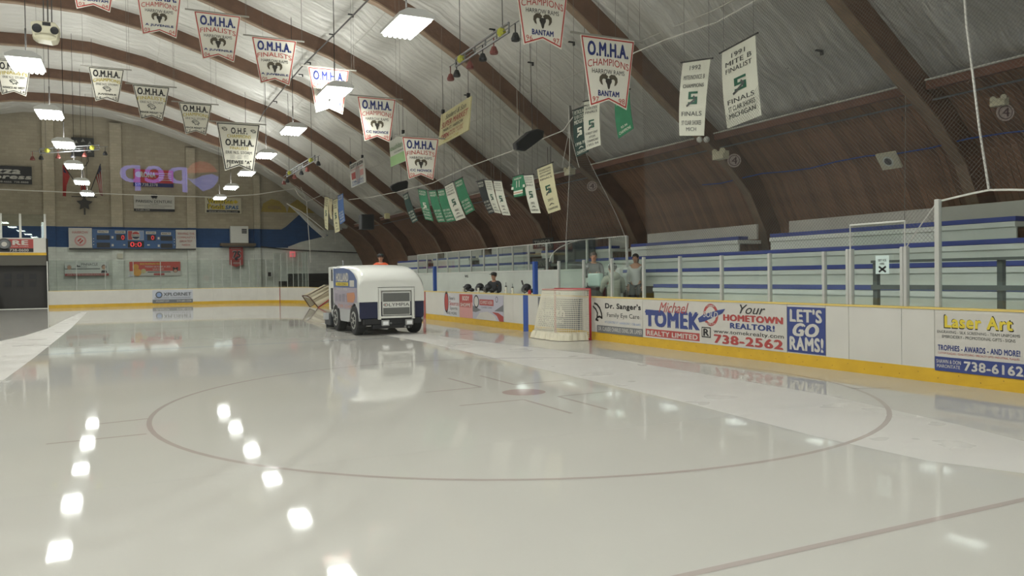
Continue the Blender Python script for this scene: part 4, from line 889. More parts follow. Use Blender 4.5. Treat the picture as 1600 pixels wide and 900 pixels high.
side_banner((757.6, 281.2), (767.9, 281.6), (773.1, 332), (782.8, 333.6), 'w', 'white banner on a wire hanger next to the striped one', lines=WB)
side_banner((771.2, 282.6), (783.4, 283.2), (785.7, 335.9), (797.7, 336.8), 'w', 'white banner on a wire hanger, third right of the striped one', lines=WB)
side_banner((818.3, 273.9), (832.6, 272.9), (830.3, 333), (844.8, 333), 'w', 'white banner directly right of the green jersey', lines=WB)
side_banner((839, 264), (862.4, 254.4), (857, 334), (876, 327.6), 'c', 'cream banner with green letter mark between the jersey and the gathered net', lines=WB)
side_banner((895.9, 172.6), (914.7, 165.4), (900.9, 245.5), (919.7, 236.9), 'd', 'dark green banner reading PETROLIA midget S 1998-99', lines=L1(('PETROLIA', .03, .12), ('SILVER STICK', .14, .22), ('MIDGET', .24, .33), ('1998-99', .72, .79), ('A', .82, .86), ('CHAMPIONS', .90, .97)))
side_banner((912.9, 158.9), (937, 154), (916.4, 234.7), (938.9, 226.5), 'w', 'white banner reading FOREST ONT overlapping the dark green one', lines=L1(('PETROLIA', .08, .12), ('SILVER STICK', .14, .19), ('FINALS', .22, .27), ('FOREST ONT', .66, .71), ('ATOM', .74, .79), ('CHAMPIONS', .82, .87), ('1993-94', .90, .95)))
side_banner((961, 150), (983, 140), (966.6, 216.6), (990, 200.8), 'g', 'green 93-94 champions banner half hidden by the largest white banner', lines=L1(('MOORETOWN', .2, .26), ('93-94', .78, .84), ('CHAMPIONS', .88, .95)))
side_banner((1067, 98), (1110, 92), (1062, 212), (1100, 212), 'w', 'cream white 1992 mite banner, left of the two big ones under the roof', lines=L1(('1992', .06, .12), ('MITE/NOVICE B', .19, .25), ('CHAMPIONS', .31, .36), ('FINALS', .68, .74), ('ST CLAIR SHORES', .80, .86), ('MICH', .89, .94)))
side_banner((1128, 82), (1180, 54), (1137, 201), (1190, 180), 'w', 'cream white 1991 mite finalist banner, right of the two big ones under the roof', lines=L1(('1991', .08, .14), ('MITE B', .17, .23), ('FINALIST', .26, .32), ('FINALS', .66, .72), ('ST CLAIR SHORES', .75, .81), ('MICHIGAN', .84, .90)))
side_banner((507.4, 307), (514, 309), (508, 356), (512.6, 360), 'c', 'narrow cream banner, leftmost of four hanging in the far corner', lines=WB)
side_banner((514.4, 310), (519.4, 311), (516, 341), (519, 343), 'y', 'small buff pennant between two cream banners in the far corner', lines=WB[:2])
side_banner((520.6, 313), (527, 310), (524, 364), (531, 361), 'c', 'longer narrow cream banner, third of four in the far corner', lines=WB)
side_banner((528, 306), (536, 302), (532, 351), (539.4, 345), 'b', 'blue banner at the right of four hanging in the far corner', lines=GB)
# green hockey jersey
TL = onx(799, 277, 10.3); TR = onx(820.5, 276, 10.3); BL = onx(799, 309, 10.3)
r = empty('hanging_jersey', TL, 'green hockey jersey with white number 11 hanging among the banners', 'jersey'); P = Panel(r, TL, (10.3, TR.y, TL.z), BL, .006)
P.solid('jersey_body', [(.3, 0), (.7, 0), (.88, .06), (1.0, .62), (.84, .66), (.84, 1), (.18, 1), (.18, .66), (0, .62), (.12, .06)], GREEN, .12)
P.rect(.18, .72, .84, .80, CLOTH, 1, 'hem_stripe'); P.rect(.18, .80, .84, .84, mat('stripe_orange', 'b06a4a', .7), 1, 'hem_stripe'); P.rect(.18, .84, .84, .9, CLOTH, 1, 'hem_stripe')
P.text('11', .4, .26, .62, .56, CLOTH, .04); P.text('HARROW', .24, .1, .76, .2, CLOTH, .02); P.shape([(.02, .5), (.17, .5), (.17, .62), (.005, .62)], CLOTH, 1, 'cuff_stripe'); P.shape([(.85, .5), (.98, .5), (1, .62), (.85, .62)], CLOTH, 1, 'cuff_stripe')
B().tube([P.P(.1, 0), P.P(.9, 0)], .015).obj('hanger', WIRE, r); p = P.P(.5, 0); B().tube([p, (p.x, p.y, roofpt(p.x)-.1)], .006, 3).obj('cord', CABLE, r)
# ------------------------------------------------------------------ signs hung from the roof
def roof_sign(pts, k, label, bg, y_off=0):
    TL, TR = [archhit(*p)*k+_O*(1-k) for p in pts[:2]]
    BL = ony(*pts[2], TL.y)
    r = empty('hanging_sign', (TL+TR)/2, label, 'sign'); P = Panel(r, TL, TR, BL, .008)
    P.solid('board', R4, bg, .04)
    for u in (.08, .92): p = P.P(u, 0); B().box((p.x-.05, p.y-.03, p.z), (p.x+.05, p.y+.03, p.z+.14)).obj('bracket', BLACK, r); B().tube([(p.x, p.y, p.z+.14), (p.x, p.y, roofpt(p.x)-.1)], .008, 4).obj('hanger', WIRE, r)
    return P
P = roof_sign(((689, 180), (736, 150), (685, 228)), .9, 'cream supermarket sign bolted under the roof beside an arch', mat('sign_buff', 'd2cb9c', .55))
P.text('Soulard & Son', .2, .1, .88, .26, GREYT, 0, .3); P.text('SUPER MARKET', .08, .32, .96, .50, RED2, .03, .3); P.text('MAIN ST. HARROW', .16, .55, .82, .65, INK, .02); P.text('OPEN', .1, .72, .36, .86, RED2, .05); P.text('MON TO SAT', .4, .70, .84, .77, RED2, .02); P.text('8 A.M. - 9 P.M.', .4, .79, .84, .86, RED2, .02); P.text('Phone 738', .2, .9, .7, .97, GOLD, .0, .3)
P = roof_sign(((546, 258), (568, 246), (549, 294)), .9, 'white sign with red picture and blue foot hung under the far roof', mat('sign_white2', 'cbcac4', .55))
P.text('SCOTT ALSON', .08, .06, .94, .2, INK, .05); P.text('HEATING & COOLING', .08, .25, .92, .31, RED2, .02); P.rect(.1, .4, .42, .68, RED2); P.disc(.55, .53, .16, mat('picture_grey', '9a8f8c', .6), 2); P.rect(.70, .42, .92, .66, PINK); P.text('738-2345', .1, .76, .9, .85, flat('3a5f9a'), .03); P.text('SALES SERVICE', .1, .88, .9, .96, flat('3a5f9a'), .03)
P = roof_sign(((608, 221), (632, 208), (611, 261)), .86, 'white and pale green sign behind the CC NOVICE 09 10 banner', mat('sign_white3', 'c9cbc0', .55))
P.rect(0, .62, 1, 1, mat('pale_green', '9fc48a', .6)); P.text('southland', -.0, .22, .98, .42, flat('7a9a6c'), .01); P.text('INSURANCE', .3, .5, .9, .56, GREYT)
# ------------------------------------------------------------------ loudspeakers
def roof_speaker(q, y, lab, back):
    q = [ony(a, c, y) for a, c in q]; cen = sum(q, Vector())/len(q); r = empty('hanging_loudspeaker', cen, lab, 'loudspeaker')
    B().prism(q, back).obj('cabinet', BLACK, r, bevel=.02); B().prism([cen+(p-cen)*.86+Vector((0, -.02, 0)) for p in q], (0, .03, 0)).obj('grille', mat('grille_black', '101010', .9), r)
    for dx in (-.25, .15): B().tube([(cen.x+dx, y+.15, cen.z+.1), (cen.x+dx*.6, y+.15, roofpt(cen.x+dx)-.1)], .008, 4).obj('suspension', WIRE, r)
roof_speaker([(805.7, 224.2), (807, 234), (820.6, 236.4), (848.7, 215.6), (850.5, 204.6), (840, 201), (826.7, 205.9)], 18.5, 'black octagonal loudspeaker hanging before the arch right of the supermarket sign', (.1, .4, .06))
roof_speaker([(610, 292), (612, 298), (618, 300.6), (637, 294), (638, 285), (636, 282), (622, 285), (613, 289)], 30, 'smaller black loudspeaker hanging left of the CC NOVICE 09 10 banner', (.1, .4, .06))
c = ony(1404, 4, 11.2); r = empty('hanging_loudspeaker', c, 'largest black loudspeaker cut by the top right of the photo', 'loudspeaker')
q = [ony(x, y, 11.2) for x, y in ((1372, -14), (1366, 8), (1361, 24), (1395, 37), (1414, 25), (1424, 29), (1456, 9), (1460, -14))]
B().prism(q, (.12, .45, .05)).obj('cabinet', BLACK, r, bevel=.02); cen = sum(q, Vector())/len(q); B().prism([cen+(p-cen)*.86+Vector((0, -.02, 0)) for p in q], (0, .03, 0)).obj('grille', mat('grille_black', '101010', .9), r)
for dx in (-.3, .3): B().tube([(cen.x+dx, 11.4, cen.z+.2), (cen.x+dx, 11.4, roofpt(cen.x+dx)-.1)], .01, 4).obj('suspension', WIRE, r)
for px, py, yy_, lb in ((568, 347, 36, 'black wall loudspeaker on the planks of the far right side'),):
    c = ony(px+5, py, yy_); r = empty('wall_loudspeaker', c, lb, 'loudspeaker'); B().box((c.x-.3, c.y-.2, c.z-.35), (c.x+.3, c.y+.3, c.z+.35)).obj('cabinet', BLACK, r, bevel=.02); B().box((c.x-.25, c.y-.22, c.z-.3), (c.x+.25, c.y-.2, c.z+.3)).obj('grille', MATS['grille_black'], r)
    r2 = empty('ceiling_light', ony(605, 337, 36), 'small pale light fitting beside the far wall loudspeaker', 'light fitting'); c = ony(605, 337, 36); B().box((c.x-.12, c.y, c.z-.14), (c.x+.14, c.y+.1, c.z+.12)).obj('body', mat('fitting_buff', 'b5ae86', .5), r2, bevel=.02)
# cream speaker pod at the ceiling left
yp = 24.0; q = [ony(x, y, yp) for x, y in ((47, 33), (60, 31.5), (86, 35), (93, 44), (89, 62), (80, 64), (58, 60), (51, 56))]
cen = sum(q, Vector())/8; r = empty('hanging_loudspeaker', cen, 'cream loudspeaker pod with two round black cones hanging at the upper left', 'loudspeaker')
CRM = mat('cream_plastic', 'cdc8ae', .5); B().prism(q, (0, .5, 0)).obj('cabinet', CRM, r, bevel=.03)
for px, py, rr in ((57.5, 44, .115), (85, 48, .10)): c = ony(px, py, yp-.01); B().lathe(c, (0, -1, 0), [(rr, 0), (rr*.95, .03), (rr*.4, .02)], 20).obj('cone', BLACK, r)
a = ony(66, 34.5, yp); c = ony(79, 41, yp); B().box((a.x, yp-.03, c.z), (c.x, yp, a.z)).obj('horn_slot', BLACK, r)
a = ony(52, 55, yp); c = ony(90, 63, yp); B().lathe(((a.x+c.x)/2, yp+.2, c.z-.02), (0, 0, 1), [(.14, 0), (.30, .04), (.32, .12)], 20).obj('lower_dish', CRM, r, smooth=True)
for px in (67, 74, 80): a = ony(px, 36, yp); B().tube([(a.x, yp+.2, a.z), (a.x+.02, yp+.2, roofpt(a.x)-.1)], .018, 4).obj('suspension', WIRE, r)
# ------------------------------------------------------------------ lamp bars
def truss(a, c, label, n=3):
    a, c = Vector(a), Vector(c); r = empty('lighting_bar', (a+c)/2, label, 'lighting bar'); d = c-a; up = Vector((0, 0, .10)); L = d.length
    for u in (up, -up): B().tube([a+u, c+u], .03, 6).obj('tube', STEEL, r)
    for i in range(6): p = a+d*i/5; B().tube([p-up, p+up], .02, 5).obj('cross_tie', STEEL, r)
    Y = mat('clamp_yellow', 'b8b83c', .4)
    for t in (.12, .88): p = a+d*t; B().ball(p, .11, 8, 6).obj('clamp', Y, r)
    for i, t in enumerate((-.12, .02, .3, .55, .75, 1.1)):
        p = a+d*t; b = B(); b.tube([p, p-Vector((0, 0, .22))], .015, 5).lathe(p-Vector((0, 0, .38)), (0, 0, 1), [(.09, 0), (.10, .05), (.05, .17)], 10); b.obj('spot_lamp', (BLACK if i % 2 else mat('spot_red', '7a3b34', .5)), r)
    B().tube([a-d*.15, c+d*.15], .012, 5).obj('conduit', STEEL, r)
    for t in (.1, .9): p = a+d*t; B().tube([p, (p.x, p.y, roofpt(p.x)-.1)], .01, 4).obj('suspension', WIRE, r)
truss(ony(712, 98, 19.2), ony(795, 43, 15.6), 'metal lamp bar with yellow clamps near the roof beside the BANTAM 96 97 banner')
truss(ony(448, 273, 37.5), ony(492, 247, 32.5), 'small far metal bar with yellow clamps left of the hanging white sign')
truss(ony(62, 236, 40), ony(155, 230, 40), 'crosswise metal bar with yellow clamps before the wall loudspeaker cluster')
# roof clips
b = B(); k = 0
for px, py in ((548, 22), (518, 53), (482, 97), (470, 116), (430, 158), (419, 173), (769, 45), (829, 97), (893, 65), (543, 252), (729, 148), (1234, 106), (1280, 78)):
    h = archhit(px, py)
    if h is None: continue
    h = h*.985+_O*.015; r = empty('roof_clip', h, 'small black metal clip on the ceiling foil', 'clip', 'black clips on the foil')
    b = B(); b.box((h.x-.09, h.y-.03, h.z-.03), (h.x+.09, h.y+.03, h.z)).box((h.x+.05, h.y-.03, h.z-.1), (h.x+.09, h.y+.03, h.z)).obj('bracket', BLACK, r)
r = empty('roof_conduit', archhit(520, 55), 'thin dark conduit running up the foil across several arches', 'conduit')
pp = [archhit(px, py, PR) for px, py in ((578, -3), (520, 56), (470, 106), (412, 175), (405, 190))]; B().tube([p*.985+_O*.015 for p in pp], .025, 5).obj('conduit', WIRE, r)
# emergency lights, numbered discs and square wall fitting on the right
def disc_sign(px, py, xx, lab, rr=.17):
    c = onx(px, py, xx); r = empty('number_disc', c, lab, 'number sign'); n = Vector((-.55, -1, .0)).normalized()
    B().lathe(c, n, [(rr, 0), (rr, .02)], 24).obj('disc', mat('disc_pink', 'b9a79c', .6), r); B().lathe(c+n*.021, n, [(rr*.80, 0), (rr*.80, .004)], 24).obj('ring', mat('disc_dark', '53393a', .6), r); B().lathe(c+n*.026, n, [(rr*.70, 0), (rr*.70, .004)], 24).obj('face', MATS['disc_pink'], r)
    X = Vector((-n.y, n.x, 0))*-1; X = Vector((1, -.55, 0)).normalized(); P = Panel(r, c+n*.035-X*rr*.4+Vector((0, 0, rr*.5)), c+n*.035+X*rr*.4+Vector((0, 0, rr*.5)), c+n*.035-X*rr*.4-Vector((0, 0, rr*.5)), .002); P.text('4', 0, 0, 1, 1, MATS['disc_dark'], .03)
disc_sign(1147, 251, 13.75, 'round pale number disc on the middle arch of the right side'); disc_sign(925, 291, 13.9, 'round pale number disc on the arch beside the gathered net'); disc_sign(1570, 176, 14.6, 'round pale number disc on the arch at the right edge', .16)
def emlight(px, py, xx, lab, s=1.0, heads=True):
    c = onx(px, py, xx); r = empty('emergency_light', c, lab, 'emergency light'); E_ = mat('em_cream', 'c9c3a6', .5)
    B().box((c.x-.12*s, c.y-.2*s, c.z-.1*s), (c.x+.08*s, c.y+.2*s, c.z+.1*s)).obj('battery_box', E_, r, bevel=.01)
    for d in (-.14, .14): B().lathe((c.x-.05, c.y+d*s, c.z+.13*s), (-.6, -.4, -.3), [(.03*s, 0), (.075*s, .1*s), (.07*s, .12*s)], 12).obj('lamp_head', E_, r)
emlight(1127, 243, 13.3, 'cream twin head emergency light on the middle arch under the white banners'); emlight(891, 269, 13.2, 'cream emergency light among the gathered net ropes')
emlight(1562, 160, 14.5, 'small white lamp above the number disc at the right edge', .7)
r = empty('ceiling_lamp', onx(1098, 218, 13.2), 'pair of small round white lamps below the 1992 banner', 'lamp')
for px in (1093, 1104): c = onx(px, 218, 13.2); B().ball(c, .08, 10, 7).obj('globe', WHITE, r, smooth=True)
c = onx(1390, 250, 14.9); r = empty('wall_speaker_plate', c, 'square cream speaker plate on the brown plank wall', 'speaker'); n = Vector((-.75, 0, -.55)).normalized(); Yv = Vector((0, -1, 0)); Zv = Vector((.55, 0, -.75)).normalized()*-1
P = Panel(r, c+n*.05-Yv*.24+Zv*.2, c+n*.05+Yv*.24+Zv*.2, c+n*.05-Yv*.24-Zv*.2, .008); P.solid('plate', R4, CRM, .05); P.disc(.5, .5, .26, GREYW, 1, name='speaker_rim'); P.disc(.5, .5, .18, GREYT, 2, name='speaker_cone')
# ------------------------------------------------------------------ protective netting and ropes

def strands(dom, mapf, pitch, label, loc, wd=.0019):
    """dom: convex polygon in (s,t); both diagonal families clipped to it"""
    r = empty('protective_net', loc, label, 'netting'); b = B()
    def clip(s0, dirn):
        ts = []
        for (x0, y0), (x1, y1) in zip(dom, dom[1:]+dom[:1]):
            # line: y = dirn*x + s0
            f0 = y0-dirn*x0-s0; f1 = y1-dirn*x1-s0
            if f0*f1 < 0: k = f0/(f0-f1); ts.append((x0+(x1-x0)*k, y0+(y1-y0)*k))
        return ts
    for dirn in (1, -1):
        vals = [y-dirn*x for x, y in dom]; s = min(vals)+pitch/2
        while s < max(vals):
            ts = sorted(clip(s, dirn))
            for i in range(0, len(ts)-1, 2): b.tube([mapf(*ts[i]), mapf(*ts[i+1])], wd, 3, cap=False)
            s += pitch
    o = b.obj('net_mesh', NETM, r); o['kind'] = 'stuff'; return r
NX = BX+.10
dom = [(14.45, 1.98), (14.45, 6.5), (5.6, 6.5), (5.6, 2.62), (6.6, 2.66), (7.37, 2.62), (7.45, 1.98)]
r = strands(dom, lambda s, t: Vector((NX+.03*math.sin(s*1.3+t*.8), s, t)), .066, 'fine diamond mesh safety net hanging over the right boards glass', (NX, 10, 2))
ROPE = mat('white_rope', 'd6d3ca', .7)
def rope(pts, rad, name, lab, cat='rope', m_=None):
    r = empty(name, Vector(pts[len(pts)//2]), lab, cat); B().tube(pts, rad, 5).obj('cord', m_ or ROPE, r); return r
rope([onx(x, y, NX) for x, y in ((1466, 315), (1490, 309), (1520, 302), (1545, 297), (1580, 296.5), (1640, 298))], .016, 'net_rope', 'white rope along the bottom hem of the net right of the tall post')
rope([onx(x, y, NX) for x, y in ((1505, -30), (1510, 40), (1519, 110), (1530, 200), (1545, 297))], .016, 'net_rope', 'white vertical rope down the net at the right')
rope([onx(x, y, NX) for x, y in ((1415, 388), (1440, 350), (1463, 318))], .01, 'net_rope', 'thin diagonal white cord from the gate to the tall post')
rope([onx(1415, 150, NX+.05), onx(1414, 280, NX+.05), onx(1413, 388, NX+.05)], .004, 'net_rope', 'thin dark seam cord of the net above the gate', m_=NETM)
rope([onx(x, y, BX+.2) for x, y in ((1185, -2), (1120, 35), (1040, 62), (992, 82), (950, 108))]+[onx(x, y, BX+.2) for x, y in ((880, 204), (800, 236), (728, 262), (676, 286), (620, 300), (580, 308), (545, 312))], .014, 'net_cable', 'pale cable along the right side that carries the nets', 'cable')
rope([ony(x, y, 55.0) for x, y in ((-60, 290), (0, 296), (100, 300), (200, 304), (332, 308), (400, 304), (464, 294), (520, 281), (560, 272))], .03, 'net_cable', 'pale cable sagging across before the end wall signs', 'cable')
# gathered net beside the bench
r = empty('gathered_net', onx(888, 240, 10.6), 'net gathered at a cable and fanned down to the bench glass', 'netting'); b = B()
top = [onx(886+8*i/14, 170+6*math.sin(i), 10.5) for i in range(15)]
def lowpt(i):
    t = i/30; px = 884+(978-884)*t; py = 385-12*t; return onx(px, py, 10.5+1.4*t)
NC = 30
cols = []
for i in range(NC+1):
    t = i/NC; a = onx(889+4*t, 165, 10.5); m1 = onx(893+8*t, 235, 10.6+.2*t); m2 = onx(888+50*t*t+12*t, 300-5*t, 10.6+.8*t); e = lowpt(i); cols.append([a, m1, m2, e])
def bez(c, t):
    a, b1, c1, d = c; u = 1-t; return a*u**3+b1*(3*u*u*t)+c1*(3*u*t*t)+d*t**3
for i in range(NC+1): b.tube([bez(cols[i], t/12) for t in range(13)], .003, 3, cap=False)
for t in range(4, 60): b.tube([bez(cols[i], t/60) for i in range(0, NC+1, 3)], .003, 3, cap=False)
o = b.obj('net_mesh', NETM, r); o['kind'] = 'stuff'
for i in (0, NC): B().tube([bez(cols[i], t/12) for t in range(13)], .005, 4).obj('edge_rope', ROPE, r)
for x0, x1 in ((887, 878), (890, 890), (893, 905)): B().tube([onx(889, 165, 10.5), onx((x0+889)/2, 210, 10.5), onx(x1, 262, 10.5)], .006, 4).obj('tie_rope', ROPE, r)
# tangled net and ropes in the far right corner
r = empty('gathered_net', ony(480, 320, 50), 'white net bundled and roped up in the far right corner', 'netting')
for pts, w_ in ((((460, 293), (466, 305), (479, 315), (482, 360), (486, 410)), .02), (((479, 315), (500, 306), (520, 300)), .02), (((462, 290), (490, 310), (520, 332), (524, 380)), .012), (((470, 292), (479, 315)), .015), (((448, 318), (470, 330), (490, 345), (508, 360)), .03)):
    B().tube([ony(x, y, 50) for x, y in pts], w_, 5).obj('rope', ROPE, r)
B().prism([ony(x, y, 50) for x, y in ((450, 319), (470, 332), (490, 350), (511, 367), (507, 372), (488, 356), (468, 335))], (0, .15, 0)).obj('net_bundle', mat('net_bundle', 'a5a59e', .8), r)
# ------------------------------------------------------------------ hockey nets
gn = empty('hockey_net', (9.8, 17.3, 0), 'hockey net with red frame pushed against the right boards, seen from behind', 'hockey net')
NXX, ya, yb = 10.13, 16.42, 18.18
def curve(dep, r):
    pts = [(NXX, ya)]+[(NXX-dep+r-r*math.sin(a), ya+r-r*math.cos(a)) for a in [math.pi/2*i/6 for i in range(7)]]+[(NXX-dep+r-r*math.cos(a), yb-r+r*math.sin(a)) for a in [math.pi/2*i/6 for i in range(7)]]+[(NXX, yb)]
    return pts
def resample(pts, n):
    L = [0]
    for p, q in zip(pts, pts[1:]): L.append(L[-1]+math.dist(p, q))
    out = []
    for i in range(n+1):
        s = L[-1]*i/n; k = 0
        while k < len(L)-2 and L[k+1] < s: k += 1
        t = (s-L[k])/max(L[k+1]-L[k], 1e-9); out.append((pts[k][0]+(pts[k+1][0]-pts[k][0])*t, pts[k][1]+(pts[k+1][1]-pts[k][1])*t))
    return out
NU, NV = 62, 25
base = resample(curve(.80, .35), NU); topc = resample(curve(.42, .12), NU)
NETW = mat('net_white', 'd8d3c0', .8)
def npnt(i, v):
    bx, by = base[i]; tx, ty = topc[i]; bul = .06*math.sin(math.pi*v); k = 1-(1-v)**1.5*.0
    x = bx+(tx-bx)*v-bul*(1 if .1 < i/NU < .9 else 0); y = by+(ty-by)*v; return Vector((x, y, .02+1.2*v))
b = B()
for i in range(NU+1): b.tube([npnt(i, v/8) for v in range(9)], .0068, 3, cap=False)
for j in range(1, NV): b.tube([npnt(i, j/NV) for i in range(NU+1)], .0068, 3, cap=False)
for i in range(0, NU+1):
    if .18 < i/NU < .82: p = npnt(i, 1); b.tube([p, (NXX, p.y, 1.22)], .0068, 3, cap=False)
for k in range(1, 8): x = NXX-.42*k/8; b.tube([(x, ya, 1.22), (x, yb, 1.22)], .0068, 3, cap=False)
o = b.obj('mesh_netting', NETW, gn); o['kind'] = 'stuff'
FRM = mat('frame_red', 'b02430', .35)
for y in (ya, yb): B().tube([(NXX, y, 0), (NXX, y, 1.20), (NXX, y, 1.25)], .032, 10).obj('goal_post', FRM, gn, smooth=True)
B().tube([(NXX, ya, 1.24), (NXX, yb, 1.24)], .032, 10).obj('crossbar', FRM, gn, smooth=True)
B().tube([(p[0], p[1], 1.235) for p in topc], .02, 8).obj('top_frame', mat('frame_pink', 'b98a80', .5), gn, smooth=True)
B().tube([(p[0], p[1], .03) for p in base], .03, 8).obj('base_frame', FRM, gn, smooth=True)
b = B()
for i in range(NU):
    if i/NU < .03 or i/NU > .97: continue
    p, q = Vector(base[i]+(0,)), Vector(base[i+1]+(0,)); cc = Vector((NXX-.1, 17.3, 0)); n1, n2 = (p-cc).normalized(), (q-cc).normalized()
    rip = [.015*math.sin(j*1.7)+.01*math.sin(j*.6) for j in (i, i+1)]
    b.hexa([p+n1*(.07+rip[0])+Vector((0, 0, .01)), q+n2*(.07+rip[1])+Vector((0, 0, .01)), q+n2*(.03+rip[1])+Vector((0, 0, .13)), p+n1*(.03+rip[0])+Vector((0, 0, .13))],
           [p+n1*.03+Vector((0, 0, .01)), q+n2*.03+Vector((0, 0, .01)), q+Vector((0, 0, .2)), p+Vector((0, 0, .2))])
b.obj('canvas_skirt', mat('canvas', 'cfc8b2', .8, bump=.4, bscale=6, var=.08, vscale=5), gn)
# second net, tipped over by the far blue line
tn = empty('hockey_net', onz(495, 481), 'cream covered hockey net tipped over on the ice left of the resurfacer', 'hockey net')
YN, YF = 43.4, 45.2
prof_n = [(472, 462), (480, 462.3), (485, 465.5), (491, 473), (497, 480.5)]
CV = mat('net_cover', 'c9bfa4', .7)
b = B(); A = [ony(x, y, YN) for x, y in prof_n]; Cq = [ony(x+34, y-17, YF) for x, y in prof_n]
for i in range(4): b.prism([A[i], A[i+1], Cq[i+1], Cq[i]], (0, .04, -.03))
b.obj('cover', CV, tn, smooth=True)
B().prism([ony(473, 463, YN+.3), ony(484, 479.5, YN+.3), ony(492, 475, YN+.3), ony(485, 467, YN+.3)], (.03, .03, 0)).obj('side_canvas', mat('net_cover2', 'b8ae96', .7), tn)
B().tube([ony(472, 462, YN)]+A[1:], .03, 6).obj('frame', mat('frame_brown', '5a3a30', .5), tn)
B().tube([ony(497, 480.7, YN), ony(517, 466.5, YN+.9)], .035, 6).obj('red_bar', FRM, tn); B().tube([ony(484, 479.5, YN+.3), ony(492, 475, YN+.5)], .03, 6).obj('frame', MATS['frame_brown'], tn); B().tube([ony(472, 462, YN+.1), ony(484, 479.5, YN+.3)], .025, 6).obj('frame', MATS['frame_brown'], tn)
B().tube([ony(487, 470, YN-.02), ony(514, 454, YN+1.2)], .015, 5).obj('seam', MATS['frame_brown'], tn); B().tube([ony(481, 461.5, YN-.02), ony(506, 447.5, YN+1.4)], .015, 5).obj('seam', MATS['frame_brown'], tn)
# ------------------------------------------------------------------ ice resurfacer
OX0, OX1, OY0, OY1 = 5.68, 7.56, 21.2, 24.2
oly = empty('ice_resurfacer', ((OX0+OX1)/2, 22.8, 0), 'white and navy ice resurfacer with grey grille driving over the wet ice', 'ice resurfacer')
SHELL = mat('shell_white', 'dfdfd8', .18, spec=.6); NV_ = mat('shell_navy', '1e2342', .25)
st = [(21.2, .93, 1.50), (21.22, .93, 1.60), (21.30, .93, 1.71), (21.45, .93, 1.80), (21.7, .93, 1.88), (22.1, .93, 1.94), (22.6, .93, 1.97), (23.3, .93, 1.98), (24.2, .93, 1.98)]
b = B(); rings = []
for y, zb, zt in st:
    r = .17; sec = [(OX0, zb), (OX0, zt-r)]+[(OX0+r-r*math.cos(a), zt-r+r*math.sin(a)) for a in [math.pi/2*i/6 for i in range(1, 7)]]
    sec += [((OX0+OX1)/2, zt+.012)]+[(OX1-r*2.1+r*2.1*math.sin(a), zt-r*2.1+r*2.1*math.cos(a)) for a in [math.pi/2*i/6 for i in range(0, 7)]]+[(OX1, zb)]
    rings.append([(x, y, z) for x, z in sec])
n0 = len(b.v); m_ = len(rings[0])
for rg in rings: b.v += [Vector(p) for p in rg]
for i in range(len(rings)-1):
    for k in range(m_): a = n0+i*m_+k; c = n0+i*m_+(k+1) % m_; b.f.append((a, c, c+m_, a+m_))
b.f.append(tuple(range(m_))); b.f.append(tuple(n0+(len(rings)-1)*m_+k for k in range(m_-1, -1, -1)))
b.obj('snow_tank_shell', SHELL, oly, smooth=True, bevel=.015)
o = oly.children[-1]; o.data.polygons.foreach_set('use_smooth', [True]*len(o.data.polygons))
for p_ in o.data.polygons:
    if len(p_.vertices) > 4: p_.use_smooth = False
B().prism([(OX0+.01, 21.22, .93), (OX0+.01, 21.22, .52), (OX0+.04, 21.24, .46), (OX1-.04, 21.24, .46), (OX1-.01, 21.22, .52), (OX1-.01, 21.22, .93)], (0, .5, 0)).obj('navy_skirt', NV_, oly, bevel=.02)
WY = (21.80, 23.9); SIDEM = mat('side_grey', 'a9abab', .4); 
def sidepan(x, t):
    pts = [(21.26, .93), (21.24, .62)]
    for wy in WY:
        for i in range(9):
            a = math.pi-math.pi*i/8 if True else 0
            pts.append((wy+.50*math.cos(math.pi-math.pi*i/8), .40+.50*math.sin(math.pi*i/8)))
        if wy == WY[0]: pts += [(22.42, .34), (23.32, .34)]
    pts += [(24.5, .5), (24.6, .93)]
    B().prism([(x, y, max(z, .34)) for y, z in pts], (t, 0, 0)).obj('lower_side', SIDEM, oly)
sidepan(OX0, .06); sidepan(OX1-.06, .06)
B().box((OX0+.25, 21.5, .38), (OX1-.25, 24.6, .95)).obj('chassis', BLACK, oly)
# rear column, seat deck
b = B().box((OX0, 24.22, .60), (OX0+.25, 24.86, 1.96)); b.obj('rear_column', SHELL, oly, bevel=.03)
B().box((OX0-.012, 24.30, 1.52), (OX0, 24.44, 1.88)).obj('black_slot', BLACK, oly); B().box((OX0-.012, 24.26, .66), (OX0, 24.52, 1.30)).obj('black_slot', BLACK, oly)
B().box((OX0+.25, 24.22, .6), (OX1, 24.9, 1.42)).obj('seat_deck', SHELL, oly, bevel=.02); B().box((OX0+.9, 24.4, 1.42), (OX1-.1, 24.85, 1.5)).obj('driver_seat', BLACK, oly, bevel=.03)
# side advertisement
P = Panel(oly, (OX0-.004, 24.18, 1.93), (OX0-.004, 21.42, 1.93), (OX0-.004, 24.18, .62), .003)
ADB = mat('wrap_blue', '51648e', .4); ADG = mat('wrap_mauve', '9c94a0', .5); ADO = mat('wrap_orange', 'b77e5c', .5)
P.solid('wrap', [(0, .02), (.45, .02), (.72, .07), (.88, .16), (1, .30), (1, .78), (.9, .78), (.68, .94), (.1, .94), (0, .7)], ADB, .003)
P.shape([(0, .46), (1, .46), (1, .78), (.9, .78), (.68, .94), (.1, .94), (0, .7)], ADG, 1, 'wrap_picture')
P.text('HOLLAND', .14, .14, .66, .32, OFFW, .06); P.rect(.12, .345, .66, .42, YEL, 2, 'wrap_bar'); P.text('HEATING', .2, .36, .6, .405, INK, .02, layer=3); P.rect(.72, .30, .90, .44, OFFW, 2, 'wrap_square'); P.text('SINCE 1955', .14, .47, .6, .52, OFFW, .02)
